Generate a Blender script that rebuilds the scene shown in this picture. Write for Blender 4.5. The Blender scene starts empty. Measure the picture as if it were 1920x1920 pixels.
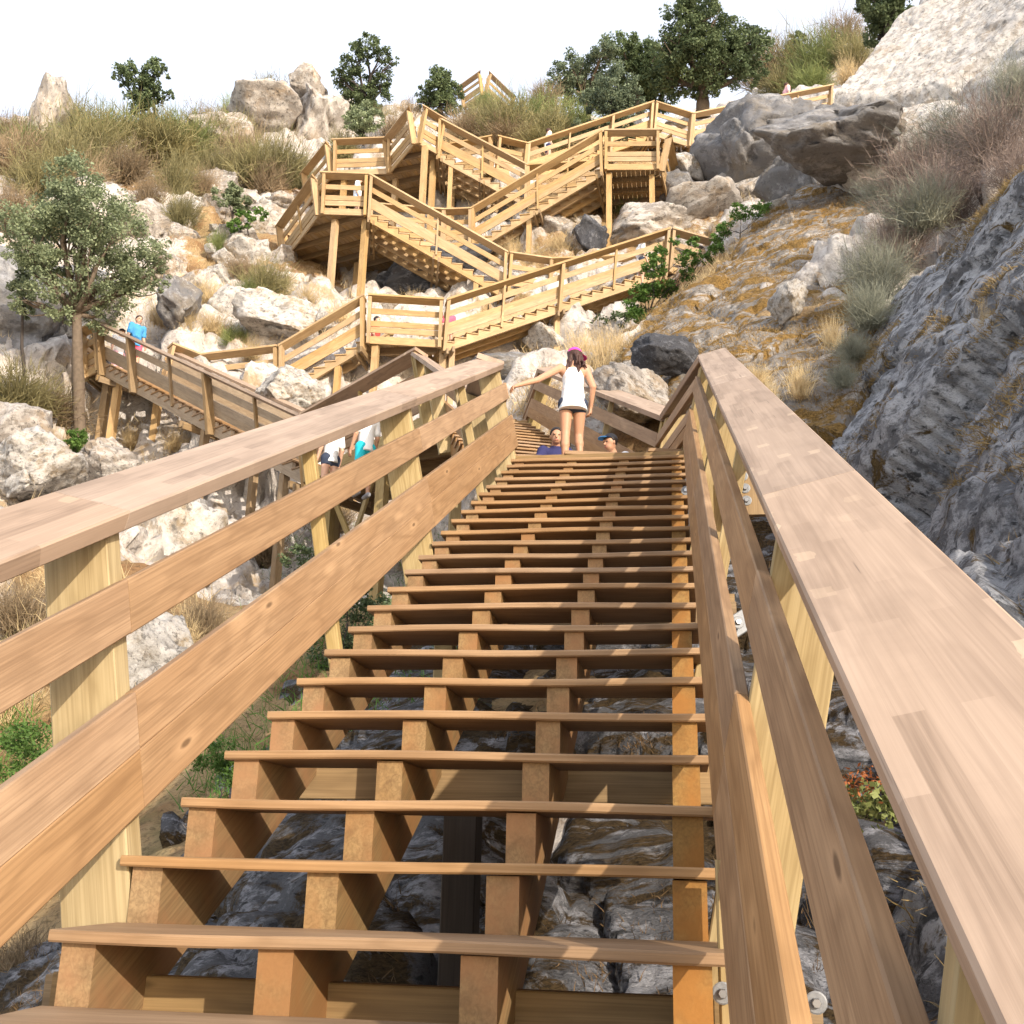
import bpy, math, random
import numpy as np
from mathutils import Vector, Matrix
random.seed(7); rng = np.random.default_rng(7)
SC = bpy.context.scene

# ------------------------------------------------------------------ camera
RISE, GOING, W = 0.16938, 0.315, 1.571
S = RISE / GOING
CAM = np.array([1.483, -2.627, 0.166]); FPX = 2100.0
pit, yaw, rol = 0.3058, 0.1526, 0.0236
def _rot(p, y, r):
    cy, sy, cp, sp = math.cos(y), math.sin(y), math.cos(p), math.sin(p)
    f = np.array([-sy*cp, cy*cp, sp]); rt = np.array([cy, sy, 0.0]); up = np.cross(rt, f)
    return math.cos(r)*rt + math.sin(r)*up, -math.sin(r)*rt + math.cos(r)*up, f
CR, CU, CF = _rot(pit, yaw, rol)
cd = bpy.data.cameras.new('camera'); cam = bpy.data.objects.new('camera', cd)
SC.collection.objects.link(cam); SC.camera = cam
cd.sensor_width = 36; cd.lens = FPX/1920*36; cd.clip_end = 2000; cd.clip_start = 0.05
cam.matrix_world = Matrix(((CR[0], CU[0], -CF[0], CAM[0]), (CR[1], CU[1], -CF[1], CAM[1]), (CR[2], CU[2], -CF[2], CAM[2]), (0, 0, 0, 1)))

# ------------------------------------------------------------------ light
SUN = np.array([0.599, -0.726, 0.341]); SUN /= np.linalg.norm(SUN)
world = bpy.data.worlds.new('World'); SC.world = world; world.use_nodes = True
wn = world.node_tree.nodes; wl = world.node_tree.links
sky = wn.new('ShaderNodeTexSky'); sky.sky_type = 'NISHITA'; sky.sun_disc = False
sky.sun_elevation = math.asin(SUN[2]); sky.sun_rotation = math.atan2(SUN[0], SUN[1])
sky.air_density = 1.0; sky.dust_density = 1.5; sky.ozone_density = 1.0; sky.altitude = 200
wn['Background'].inputs[1].default_value = 0.15
hz = wn.new('ShaderNodeMix'); hz.data_type = 'RGBA'; hz.blend_type = 'ADD'; hz.inputs[0].default_value = 1.0
hz.inputs[7].default_value = (3.9, 3.75, 3.7, 1)      # thin bright summer haze over the whole sky
wl.new(sky.outputs[0], hz.inputs[6]); wl.new(hz.outputs[2], wn['Background'].inputs[0])
sd = bpy.data.lights.new('sun', 'SUN'); sd.energy = 4.0; sd.angle = math.radians(0.53); sd.color = (1.0, 0.90, 0.76)
so = bpy.data.objects.new('sun', sd); SC.collection.objects.link(so)
so.rotation_euler = Vector(SUN).to_track_quat('Z', 'Y').to_euler(); so.location = (20, -25, 30)
SC.view_settings.view_transform = 'Standard'; SC.view_settings.look = 'None'
SC.view_settings.gamma = 1.0; SC.view_settings.use_curve_mapping = False
SC.view_settings.exposure = 0.58

# ------------------------------------------------------------------ pixel helpers (photo pixels, 1920 square)
def ray(x, y):
    d = CF + CR*(x-960)/FPX - CU*(y-960)/FPX
    return d/np.linalg.norm(d)
def at_d(x, y, d): return CAM + ray(x, y)*d
def at_z(x, y, z): r = ray(x, y); return CAM + r*(z-CAM[2])/r[2]
def at_y(x, y, Y): r = ray(x, y); return CAM + r*(Y-CAM[1])/r[1]

# ------------------------------------------------------------------ noise
def _h(ix, iy, iz, s):
    n = (ix.astype(np.int64)*374761393 + iy.astype(np.int64)*668265263 + iz.astype(np.int64)*2147483647 + s*974711) & 0xffffffff
    n = ((n ^ (n >> 13))*1274126177) & 0xffffffff
    n = ((n ^ (n >> 16))*2246822519) & 0xffffffff
    return ((n ^ (n >> 15)) & 0xffffff)/float(0xffffff)
def vnoise(p, s=0):
    f = np.floor(p); i = f.astype(np.int64); t = p-f; t = t*t*(3-2*t)
    r = 0
    for dx in (0, 1):
        for dy in (0, 1):
            for dz in (0, 1):
                w = (t[:, 0] if dx else 1-t[:, 0])*(t[:, 1] if dy else 1-t[:, 1])*(t[:, 2] if dz else 1-t[:, 2])
                r = r + w*_h(i[:, 0]+dx, i[:, 1]+dy, i[:, 2]+dz, s)
    return r*2-1
def fbm(p, oc=4, s=0, g=.5):
    a, r = 1.0, 0
    for o in range(oc):
        r = r + a*vnoise(p*(2.03**o)+17.3*o, s+o); a *= g
    return r
def worley(p, s=0):
    f = np.floor(p).astype(np.int64); n = len(p)
    F1 = np.full(n, 9.0); F2 = np.full(n, 9.0); idd = np.zeros(n); vec = np.zeros((n, 3))
    for dx in (-1, 0, 1):
        for dy in (-1, 0, 1):
            for dz in (-1, 0, 1):
                c = f + np.array([dx, dy, dz])
                o = np.stack([_h(c[:, 0], c[:, 1], c[:, 2], s+k) for k in (1, 2, 3)], -1)
                v = p-(c+o); d = np.sqrt((v*v).sum(1))
                m = d < F1
                F2 = np.where(m, F1, np.minimum(F2, d))
                idd = np.where(m, _h(c[:, 0], c[:, 1], c[:, 2], s+4), idd)
                vec[m] = v[m]; F1 = np.minimum(F1, d)
    return F1, F2, idd, vec
def blocks(p, s=0, tilt=.5, crack=.16, cw=.1):
    """fractured rock relief: tilted facets with cracks between"""
    F1, F2, i, v = worley(p, s)
    a = i*6.283*7; b = (i*13.7) % 1.0
    t = v[:, 0]*np.cos(a)*tilt + v[:, 1]*np.sin(a)*tilt + v[:, 2]*(b-.5)*tilt*2
    e = F2-F1
    return (b-.5)*.7 + t - crack*np.exp(-(e/cw)**2)

# ------------------------------------------------------------------ mesh / object helpers
COL = SC.collection
def mesh(name, v, f, mats=(), smooth=False):
    m = bpy.data.meshes.new(name); m.from_pydata([tuple(map(float, q)) for q in v] if not isinstance(v, np.ndarray) else v.tolist(), [], f if isinstance(f, list) else f.tolist())
    for a in mats: m.materials.append(a)
    if smooth: m.shade_smooth()
    return m
def fastmesh(name, v, f, mat=None, smooth=False):
    """v (n,3) array, f (m,k) array with constant k"""
    v = np.ascontiguousarray(v, np.float32); f = np.ascontiguousarray(f, np.int32); k = f.shape[1]
    m = bpy.data.meshes.new(name); m.vertices.add(len(v)); m.vertices.foreach_set('co', v.ravel())
    m.loops.add(f.size); m.loops.foreach_set('vertex_index', f.ravel())
    m.polygons.add(len(f)); m.polygons.foreach_set('loop_start', np.arange(0, f.size, k, dtype=np.int32))
    m.polygons.foreach_set('loop_total', np.full(len(f), k, np.int32))
    if smooth: m.polygons.foreach_set('use_smooth', np.ones(len(f), bool))
    if mat: m.materials.append(mat)
    m.update(calc_edges=True); m.validate(); return m
def obj(name, m, parent=None, loc=None, mat=None):
    o = bpy.data.objects.new(name, m); COL.objects.link(o)
    if mat is not None and m is not None and len(m.materials) == 0: m.materials.append(mat)
    if parent is not None: o.parent = parent
    if loc is not None: o.location = loc
    return o
def tag(o, label, cat, group=None):
    o['label'] = label; o['category'] = cat
    if group: o['group'] = group
    return o
def thing(name, label, cat, loc=(0, 0, 0), group=None):
    o = bpy.data.objects.new(name, None); o.empty_display_size = .2; COL.objects.link(o); o.location = loc
    return tag(o, label, cat, group)
def V(*a): return np.array(a, float)
def unit(v): v = np.asarray(v, float); return v/np.linalg.norm(v)

# ------------------------------------------------------------------ materials
def newmat(name, rough=.7, spec=.3):
    m = bpy.data.materials.new(name); m.use_nodes = True
    nt = m.node_tree; b = nt.nodes['Principled BSDF']
    b.inputs['Roughness'].default_value = rough; b.inputs['Specular IOR Level'].default_value = spec
    return m, nt, b
def N(nt, t, **k):
    n = nt.nodes.new('ShaderNode'+t)
    for a, v in k.items():
        if a in n.inputs: n.inputs[a].default_value = v
        else: setattr(n, a, v)
    return n
def mixc(nt, fac, a, b, mode='MIX'):
    n = nt.nodes.new('ShaderNodeMix'); n.data_type = 'RGBA'; n.blend_type = mode
    for s, v in ((0, fac), (6, a), (7, b)):
        if isinstance(v, (float, int)): n.inputs[s].default_value = v
        elif isinstance(v, tuple): n.inputs[s].default_value = (*v, 1)
        else: nt.links.new(v, n.inputs[s])
    return n.outputs[2]
def ramp(nt, x, pts):
    n = nt.nodes.new('ShaderNodeValToRGB'); e = n.color_ramp.elements
    while len(e) < len(pts): e.new(.5)
    for q, (p, c) in zip(e, pts):
        q.position = p; q.color = (c, c, c, 1) if isinstance(c, (int, float)) else (*c, 1)
    nt.links.new(x, n.inputs[0]); return n.outputs[0]
def math_(nt, op, a, b=None):
    n = nt.nodes.new('ShaderNodeMath'); n.operation = op
    for i, v in enumerate((a, b)):
        if v is None: continue
        if isinstance(v, (int, float)): n.inputs[i].default_value = v
        else: nt.links.new(v, n.inputs[i])
    return n.outputs[0]
def bump(nt, b, h, st, dist=.01):
    n = nt.nodes.new('ShaderNodeBump'); n.inputs['Strength'].default_value = st; n.inputs['Distance'].default_value = dist
    nt.links.new(h, n.inputs['Height']); nt.links.new(n.outputs[0], b.inputs['Normal'])

def wood(name, dark, mid, light, stave=False, grain=1.0, stain=None, knots=.5):
    """timber: grain along local X, ring figure, knots, per-piece tone"""
    m, nt, b = newmat(name, .62, .25); L = nt.links.new
    tc = N(nt, 'TexCoord'); oi = N(nt, 'ObjectInfo')
    off = N(nt, 'VectorMath', operation='SCALE'); off.inputs[3].default_value = 37.0
    cmb = N(nt, 'CombineXYZ'); L(oi.outputs['Random'], cmb.inputs[0]); L(oi.outputs['Random'], cmb.inputs[1]); L(oi.outputs['Random'], cmb.inputs[2])
    L(cmb.outputs[0], off.inputs[0])
    add = N(nt, 'VectorMath', operation='ADD'); L(tc.outputs['Object'], add.inputs[0]); L(off.outputs[0], add.inputs[1])
    def mp(sx, sy, sz):
        q = N(nt, 'Mapping'); q.inputs['Scale'].default_value = (sx, sy, sz); L(add.outputs[0], q.inputs[0]); return q.outputs[0]
    # broad figure: distorted rings across the board
    big = N(nt, 'TexNoise', Scale=1.0, Detail=3.0, Roughness=.55); L(mp(.9, 5.0, 5.0), big.inputs['Vector'])
    rings = math_(nt, 'SINE', math_(nt, 'MULTIPLY', big.outputs[0], 38.0*grain))
    rr = ramp(nt, math_(nt, 'MULTIPLY_ADD', rings, .5), [(0, 0.0), (.62, .1), (.9, 1.0)]) if False else math_(nt, 'POWER', math_(nt, 'ADD', math_(nt, 'MULTIPLY', rings, .5), .5), 3.0)
    fib = N(nt, 'TexNoise', Scale=1.0, Detail=5.0, Roughness=.7); L(mp(1.4, 120.0, 120.0), fib.inputs['Vector'])
    tone = N(nt, 'TexNoise', Scale=1.0, Detail=2.0); L(mp(1.3, 7, 7), tone.inputs['Vector'])
    col = mixc(nt, ramp(nt, tone.outputs[0], [(.3, 0.0), (.72, 1.0)]), mid, light)
    col = mixc(nt, math_(nt, 'MULTIPLY', rr, .34), col, dark)
    col = mixc(nt, math_(nt, 'MULTIPLY', ramp(nt, fib.outputs[0], [(.42, 0.0), (.68, 1.0)]), .50), col, dark)
    an = N(nt, 'TexNoise', Scale=1.0, Detail=2.0, Roughness=.5); L(mp(.55, 26.0, 26.0), an.inputs['Vector'])
    al = math_(nt, 'POWER', math_(nt, 'ADD', math_(nt, 'MULTIPLY', math_(nt, 'SINE', math_(nt, 'MULTIPLY', an.outputs[0], 46.0)), .5), .5), 2.5)
    col = mixc(nt, math_(nt, 'MULTIPLY', al, .30), col, dark)
    if stave:
        br = N(nt, 'TexBrick', offset=.37, squash=1.0); br.inputs['Color1'].default_value = (0, 0, 0, 1); br.inputs['Color2'].default_value = (1, 1, 1, 1)
        br.inputs['Mortar'].default_value = (.5, .5, .5, 1); br.inputs['Scale'].default_value = 1.0; br.inputs['Mortar Size'].default_value = .0004
        br.inputs['Brick Width'].default_value = .62; br.inputs['Row Height'].default_value = .043
        L(mp(1, 1, 1), br.inputs['Vector'])
        col = mixc(nt, math_(nt, 'MULTIPLY', br.outputs[0], .55), col, tuple(min(1, c*1.20) for c in light))
        b2 = N(nt, 'TexBrick', offset=.5, squash=1.0); b2.inputs['Color1'].default_value = (0, 0, 0, 1); b2.inputs['Color2'].default_value = (1, 1, 1, 1); b2.inputs['Mortar'].default_value = (0, 0, 0, 1)
        b2.inputs['Scale'].default_value = 1.0; b2.inputs['Mortar Size'].default_value = .003; b2.inputs['Mortar Smooth'].default_value = 1.0; b2.inputs['Brick Width'].default_value = .075; b2.inputs['Row Height'].default_value = .043
        wv = N(nt, 'TexNoise', Scale=14.0, Detail=2.0); L(add.outputs[0], wv.inputs['Vector']); vm = N(nt, 'VectorMath', operation='SCALE'); vm.inputs[3].default_value = .035; L(wv.outputs['Color'], vm.inputs[0])
        va = N(nt, 'VectorMath', operation='ADD'); L(add.outputs[0], va.inputs[0]); L(vm.outputs[0], va.inputs[1]); L(va.outputs[0], b2.inputs['Vector'])
        col = mixc(nt, math_(nt, 'MULTIPLY', ramp(nt, b2.outputs[0], [(.965, 0.0), (.998, 1.0)]), .42), col, (.62, .46, .31))
        ck = N(nt, 'TexNoise', Scale=1.0, Detail=2.0); L(mp(1.7, 75, 75), ck.inputs['Vector'])
        col = mixc(nt, math_(nt, 'MULTIPLY', ramp(nt, ck.outputs[0], [(.72, 0.0), (.75, 1.0)]), .5), col, tuple(c*.4 for c in dark))
    if knots:
        vo = N(nt, 'TexVoronoi', feature='F1', distance='EUCLIDEAN'); vo.inputs['Scale'].default_value = 1.0; L(mp(2.1, 8, .6), vo.inputs['Vector'])
        col = mixc(nt, math_(nt, 'MULTIPLY', ramp(nt, vo.outputs['Distance'], [(.07, 1.0), (.26, 0.0)]), .6*knots), col, tuple(min(1, c*1.35) for c in light))
        col = mixc(nt, math_(nt, 'MULTIPLY', ramp(nt, vo.outputs['Distance'], [(.05, 1.0), (.10, 0.0)]), knots), col, tuple(c*.55 for c in dark))
    if stain:
        st = N(nt, 'TexNoise', Scale=5.0, Detail=4.0, Roughness=.6); L(add.outputs[0], st.inputs['Vector'])
        col = mixc(nt, ramp(nt, st.outputs[0], [(.42, 0.0), (.62, .8)]), col, stain)
    # grime and per-piece value
    gr = N(nt, 'TexNoise', Scale=2.2, Detail=6.0, Roughness=.7); L(add.outputs[0], gr.inputs['Vector'])
    col = mixc(nt, math_(nt, 'MULTIPLY', ramp(nt, gr.outputs[0], [(.5, 0.0), (.75, 1.0)]), .28), col, tuple(c*.62 for c in mid))
    hv = N(nt, 'HueSaturation'); L(col, hv.inputs['Color'])
    L(math_(nt, 'ADD', math_(nt, 'MULTIPLY', oi.outputs['Random'], .16), .92), hv.inputs['Value'])
    r2 = math_(nt, 'FRACT', math_(nt, 'MULTIPLY', oi.outputs['Random'], 7.31))
    L(math_(nt, 'ADD', math_(nt, 'MULTIPLY', r2, .22), .86), hv.inputs['Saturation'])
    L(hv.outputs[0], b.inputs['Base Color'])
    bump(nt, b, math_(nt, 'ADD', math_(nt, 'MULTIPLY', rr, .4), fib.outputs[0]), .25, .0015)
    return m

M_RAIL = wood('handrail_timber', (.17, .112, .074), (.305, .213, .148), (.375, .27, .195), stave=True, knots=.15)
M_BOARD = wood('board_timber', (.165, .09, .042), (.315, .186, .092), (.385, .243, .13), knots=.8)
M_POST = wood('post_timber', (.20, .13, .042), (.345, .245, .10), (.41, .31, .15), knots=.7, grain=1.4)
M_TREAD = wood('tread_timber', (.17, .095, .042), (.30, .178, .088), (.37, .235, .125), knots=.3)
M_STRING = wood('stringer_timber', (.10, .05, .016), (.25, .14, .045), (.31, .195, .075), stain=(.27, .12, .034), knots=.3)
M_BEAM = wood('beam_timber', (.14, .085, .04), (.26, .17, .08), (.33, .225, .115), knots=.5)
M_FAR = wood('upper_timber', (.24, .145, .065), (.42, .275, .13), (.50, .35, .18), knots=.6)
M_GREY = wood('weathered_shade_timber', (.19, .13, .08), (.34, .245, .155), (.42, .32, .21), knots=.4)  # grey-brown timber; on the flight facing away its tone stands for shade
M_DARK = wood('dark_timber', (.018, .013, .01), (.035, .026, .02), (.05, .038, .03), knots=.1)  # near-black timber for the column nearest the camera

def plain(name, col, rough=.6, metal=0.0, var=.0, scale=30):
    m, nt, b = newmat(name, rough); b.inputs['Metallic'].default_value = metal
    if var:
        tc = N(nt, 'TexCoord'); n = N(nt, 'TexNoise', Scale=scale, Detail=4.0); nt.links.new(tc.outputs['Object'], n.inputs['Vector'])
        c = mixc(nt, n.outputs[0], tuple(q*(1-var) for q in col), tuple(min(1, q*(1+var)) for q in col)); nt.links.new(c, b.inputs['Base Color'])
        bump(nt, b, n.outputs[0], .3, .004)
    else: b.inputs['Base Color'].default_value = (*col, 1)
    return m
M_STEEL = plain('galvanised_steel', (.20, .205, .215), .55, .3, .15, 80)
M_BOLT = plain('bolt_steel', (.35, .35, .36), .35, 1.0)

def rock(name, base, pale, lichen=.5, darkst=.5, moss=.0, mosscol=(.16, .105, .03), sc=1.0, up_moss=.0, warm=None, streak=None):
    m, nt, b = newmat(name, .88, .2); L = nt.links.new
    tc = N(nt, 'TexCoord'); oi = N(nt, 'ObjectInfo')
    ad = N(nt, 'VectorMath', operation='ADD'); L(tc.outputs['Object'], ad.inputs[0])
    off = N(nt, 'CombineXYZ'); L(math_(nt, 'MULTIPLY', oi.outputs['Random'], 41.0), off.inputs[0]); L(math_(nt, 'MULTIPLY', oi.outputs['Random'], 23.0), off.inputs[2]); L(off.outputs[0], ad.inputs[1])
    mp = N(nt, 'Mapping'); mp.inputs['Scale'].default_value = (sc, sc, sc)
    if streak:
        mp.inputs['Rotation'].default_value = streak[:3]; mp.inputs['Scale'].default_value = (sc*streak[3], sc, sc)
    L(ad.outputs[0], mp.inputs[0]); P = mp.outputs[0]
    def ns(scale, det=6.0, ro=.6, d=0.0):
        n = N(nt, 'TexNoise', Scale=scale, Detail=det, Roughness=ro, Distortion=d); L(P, n.inputs['Vector']); return n.outputs[0]
    col = mixc(nt, ramp(nt, ns(.55, 4), [(.35, 0.0), (.65, 1.0)]), base, tuple(c*.72 for c in base))
    if warm: col = mixc(nt, ramp(nt, ns(.8, 5, .6, .5), [(.48, 0.0), (.62, .75)]), col, warm)
    n1 = ns(2.2, 10, .74, .15)
    col = mixc(nt, ramp(nt, n1, [(.60-.22*lichen, 0.0), (.66-.20*lichen, .55), (.80-.18*lichen, .95)]), col, pale)
    n2 = ns(5.5, 8, .72, .3)
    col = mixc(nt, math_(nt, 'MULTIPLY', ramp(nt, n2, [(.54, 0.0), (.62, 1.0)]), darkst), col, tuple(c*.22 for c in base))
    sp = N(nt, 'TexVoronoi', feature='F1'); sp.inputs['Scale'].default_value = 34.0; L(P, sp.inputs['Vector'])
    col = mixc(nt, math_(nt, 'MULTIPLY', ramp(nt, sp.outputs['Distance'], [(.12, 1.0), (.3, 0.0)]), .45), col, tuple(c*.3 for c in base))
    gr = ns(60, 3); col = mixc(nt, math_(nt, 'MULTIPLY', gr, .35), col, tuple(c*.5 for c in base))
    if moss or up_moss:
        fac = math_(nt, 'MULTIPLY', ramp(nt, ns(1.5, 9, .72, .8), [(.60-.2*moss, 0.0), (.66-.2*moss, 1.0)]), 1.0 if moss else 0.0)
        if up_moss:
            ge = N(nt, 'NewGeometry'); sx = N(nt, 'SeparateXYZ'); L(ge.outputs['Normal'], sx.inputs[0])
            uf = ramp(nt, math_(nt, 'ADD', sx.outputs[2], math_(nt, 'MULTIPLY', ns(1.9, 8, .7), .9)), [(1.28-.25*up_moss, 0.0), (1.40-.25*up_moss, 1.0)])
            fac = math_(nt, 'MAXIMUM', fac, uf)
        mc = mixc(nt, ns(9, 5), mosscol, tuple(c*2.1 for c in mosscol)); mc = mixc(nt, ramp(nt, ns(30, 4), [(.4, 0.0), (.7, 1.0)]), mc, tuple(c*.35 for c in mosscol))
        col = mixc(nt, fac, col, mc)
    L(col, b.inputs['Base Color'])
    h = math_(nt, 'ADD', math_(nt, 'MULTIPLY', n1, 1.2), math_(nt, 'ADD', math_(nt, 'MULTIPLY', n2, .7), math_(nt, 'MULTIPLY', ns(18, 6, .7), .45)))
    bump(nt, b, h, .9, .06)
    return m
M_WHITE = rock('pale_granite', (.36, .32, .285), (.68, .63, .58), .60, .8, moss=0.0, up_moss=.15, mosscol=(.15, .10, .035), warm=(.45, .34, .23), sc=1.6)
M_PALE = rock('lichened_granite', (.36, .335, .31), (.74, .70, .66), .8, .75, sc=1.8, warm=(.40, .29, .16))
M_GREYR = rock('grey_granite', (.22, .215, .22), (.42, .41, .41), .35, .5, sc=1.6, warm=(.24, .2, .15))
M_CLIFF = rock('dark_lichened_rock', (.17, .17, .18), (.60, .60, .62), .68, .95, moss=.22, mosscol=(.085, .055, .02), sc=2.0, streak=(.0, .85, .25, .62))
M_OCHRE = rock('ochre_mossy_rock', (.27, .24, .21), (.55, .51, .47), .45, .8, moss=.58, mosscol=(.17, .10, .03), sc=1.5, streak=(.0, .8, .3, .55))
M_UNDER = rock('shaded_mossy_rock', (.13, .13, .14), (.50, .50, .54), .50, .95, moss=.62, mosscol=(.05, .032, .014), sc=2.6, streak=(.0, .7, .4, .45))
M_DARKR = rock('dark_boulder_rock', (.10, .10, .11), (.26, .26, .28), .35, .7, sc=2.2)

# ------------------------------------------------------------------ the hillside
ctl = []
def c_px(*rows):
    for x, y, d in rows: ctl.append(at_d(x, y, d))
def c_w(*rows):
    for r in rows: ctl.append(np.array(r, float))
for yy in (-6, -3, 0, 3, 6):
    c_w((-.3, yy, S*yy-1.55), (1.2, yy, S*yy-1.15), (2.1, yy, S*yy-1.35), (-2.2, yy, S*yy-2.3), (-4.5, yy, S*yy-2.7), (-8, yy, S*yy-3.0))
for yy, b in ((-6, -4), (-2, -2.2), (2, 0.2), (6, 2.3), (10, 4.4)):
    c_w((3.6, yy, b-1.0), (5.5, yy, b+.3), (9, yy, b+3.0))
c_w((-.2, 8.5, 2.7), (1.6, 8.5, 3.1), (-1.2, 11.5, 3.9), (1.2, 11.5, 4.7), (-1.8, 14.2, 5.4), (.6, 14.5, 6.1), (-3.0, 15.6, 5.0), (-5.2, 17.6, 4.7), (-4.4, 12, 2.3), (-9, 20.2, 7.3), (-6.8, 19.6, 6.7))
c_px((0, 1000, 15), (120, 1160, 11.5), (300, 1070, 16), (0, 900, 18.5), (205, 850, 30.3), (300, 838, 29.3), (400, 838, 27.3), (0, 770, 26.5), (60, 700, 30.5), (130, 805, 30.3),
     (330, 600, 32.5), (0, 450, 38), (200, 450, 38.5), (400, 450, 39), (470, 620, 33.5), (640, 600, 34.5), (600, 527, 35.5), (520, 500, 37),
     (-150, 720, 28), (-150, 400, 40), (-150, 260, 52), (0, 300, 48), (200, 290, 49), (400, 300, 49), (500, 255, 51), (100, 250, 52), (300, 262, 52), (580, 250, 51), (640, 245, 53), (780, 228, 51), (900, 222, 60),
     (1000, 245, 54), (1100, 235, 52), (1210, 270, 46), (1300, 262, 47), (1400, 225, 51), (1500, 185, 55), (1600, 120, 58), (1700, 60, 60),
     (1053, 664, 30.5), (1210, 622, 31), (1120, 690, 25), (1200, 725, 16.5), (1160, 790, 14.5), (1000, 705, 20.5), (700, 735, 30.0), (560, 765, 29.0), (780, 705, 31),
     (900, 345, 40.5), (1000, 440, 37), (1110, 455, 36), (1140, 425, 38), (1230, 405, 38.5), (1290, 350, 40), (1330, 430, 35), (1380, 380, 37), (760, 500, 38.5), (850, 560, 35.2), (800, 520, 37),
     (1480, 600, 17), (1560, 480, 20), (1500, 450, 25), (1560, 345, 31), (1700, 425, 22), (1830, 330, 20), (1920, 255, 19), (1750, 310, 30), (1950, 190, 30), (2100, 100, 30))
c_w((-8.9, 25.8, 17.1), (-7.4, 25.9, 16.5), (-9.4, 16.4, 6.3), (-12, 19, 7.2), (-40, 62, 38), (-20, 75, 40), (0, 78, 42), (25, 75, 44), (-45, 30, 20), (-25, 10, 2), (-40, 10, 2), (30, 40, 32), (22, 15, 14), (20, 0, 8))
ctl = np.array(ctl)
def _tps(r2): return np.where(r2 > 1e-12, r2*np.log(np.maximum(r2, 1e-12)), 0.0)
_n = len(ctl); _K = _tps(((ctl[:, None, :2]-ctl[None, :, :2])**2).sum(-1)) + np.eye(_n)*1.2
_P = np.c_[np.ones(_n), ctl[:, :2]]
_A = np.block([[_K, _P], [_P.T, np.zeros((3, 3))]])
_w = np.linalg.solve(_A, np.r_[ctl[:, 2], 0, 0, 0])
def ground(xy):
    xy = np.atleast_2d(np.asarray(xy, float)); out = np.empty(len(xy))
    for a in range(0, len(xy), 20000):
        q = xy[a:a+20000]
        out[a:a+20000] = _tps(((q[:, None]-ctl[None, :, :2])**2).sum(-1))@_w[:_n] + _w[_n] + q@_w[_n+1:]
    return out
print('tps residual', np.abs(ground(ctl[:, :2])-ctl[:, 2]).max(), np.argsort(-np.abs(ground(ctl[:, :2])-ctl[:, 2]))[:6], np.sort(-np.abs(ground(ctl[:, :2])-ctl[:, 2]))[:6])
def gz(x, y): return float(ground([[x, y]])[0])
def on_ground(px, py, dmin=2.0, dmax=75.0):
    """first point of the hillside along the line of sight through a photo pixel"""
    r = ray(px, py); t = np.linspace(dmin, dmax, 900); P = CAM + r*t[:, None]
    k = np.nonzero(P[:, 2] < ground(P[:, :2]))[0]
    i = k[0] if len(k) else int(np.argmin(P[:, 2]-ground(P[:, :2])))
    return P[i], t[i]

def grid_faces(nu, nv):
    i = np.arange((nu-1)*(nv-1)); a = (i//(nv-1))*nv + i % (nv-1)
    return np.stack([a, a+nv, a+nv+1, a+1], -1)
def normals(P, nu, nv):
    G = P.reshape(nu, nv, 3); du = np.gradient(G, axis=0); dv = np.gradient(G, axis=1)
    n = np.cross(du, dv).reshape(-1, 3); return n/np.maximum(np.linalg.norm(n, axis=1, keepdims=True), 1e-9)

def soil_mat():
    m, nt, b = newmat('rocky_slope', .9, .15); L = nt.links.new
    tc = N(nt, 'TexCoord')
    def ns(scale, det=6.0, ro=.6, d=0.0):
        n = N(nt, 'TexNoise', Scale=scale, Detail=det, Roughness=ro, Distortion=d); L(tc.outputs['Object'], n.inputs['Vector']); return n.outputs[0]
    n1 = ns(2.6, 9, .68, .6); n2 = ns(6.5, 8, .72, .3)
    rk = mixc(nt, ramp(nt, ns(.35, 4), [(.35, 0.0), (.65, 1.0)]), (.40, .35, .31), (.50, .45, .41))
    rk = mixc(nt, ramp(nt, n1, [(.42, 0.0), (.62, .9)]), rk, (.70, .65, .60))
    rk = mixc(nt, math_(nt, 'MULTIPLY', ramp(nt, n2, [(.55, 0.0), (.64, 1.0)]), .65), rk, (.10, .085, .07))
    rk = mixc(nt, ramp(nt, ns(.9, 6, .65), [(.56, 0.0), (.66, .7)]), rk, (.36, .235, .10))
    so = mixc(nt, ns(3.2, 8, .7), (.30, .19, .085), (.46, .34, .19))
    so = mixc(nt, ramp(nt, ns(1.1, 6, .65), [(.45, 0.0), (.62, .8)]), so, (.23, .12, .055))
    so = mixc(nt, ramp(nt, ns(.6, 5, .6, .4), [(.56, 0.0), (.66, .75)]), so, (.10, .105, .035))
    so = mixc(nt, ramp(nt, ns(22, 5, .75), [(.5, 0.0), (.66, .7)]), so, (.06, .04, .022))
    at = N(nt, 'Attribute'); at.attribute_name = 'rockness'
    col = mixc(nt, ramp(nt, math_(nt, 'ADD', at.outputs['Fac'], math_(nt, 'MULTIPLY', math_(nt, 'SUBTRACT', ns(3.5, 7, .7), .5), .9)), [(.42, 0.0), (.56, 1.0)]), so, rk)
    L(col, b.inputs['Base Color'])
    bump(nt, b, math_(nt, 'ADD', math_(nt, 'MULTIPLY', n1, 1.2), math_(nt, 'ADD', n2, math_(nt, 'MULTIPLY', ns(20, 6, .7), .6))), .9, .07)
    return m
NA, ND = 520, 620
az = np.radians(np.linspace(-58, 52, NA)) ; dd = 1.6*np.exp(np.linspace(0, math.log(95/1.6), ND))
AZ, DD = np.meshgrid(az, dd, indexing='ij')
XY = np.stack([CAM[0]+np.sin(AZ)*DD, CAM[1]+np.cos(AZ)*DD], -1).reshape(-1, 2)
Z = ground(XY); P = np.c_[XY, Z]; nrm = normals(P, NA, ND); nrm *= np.sign(nrm[:, 2:3])
far = np.clip((DD.ravel()-3)/14, .22, 1)
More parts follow.
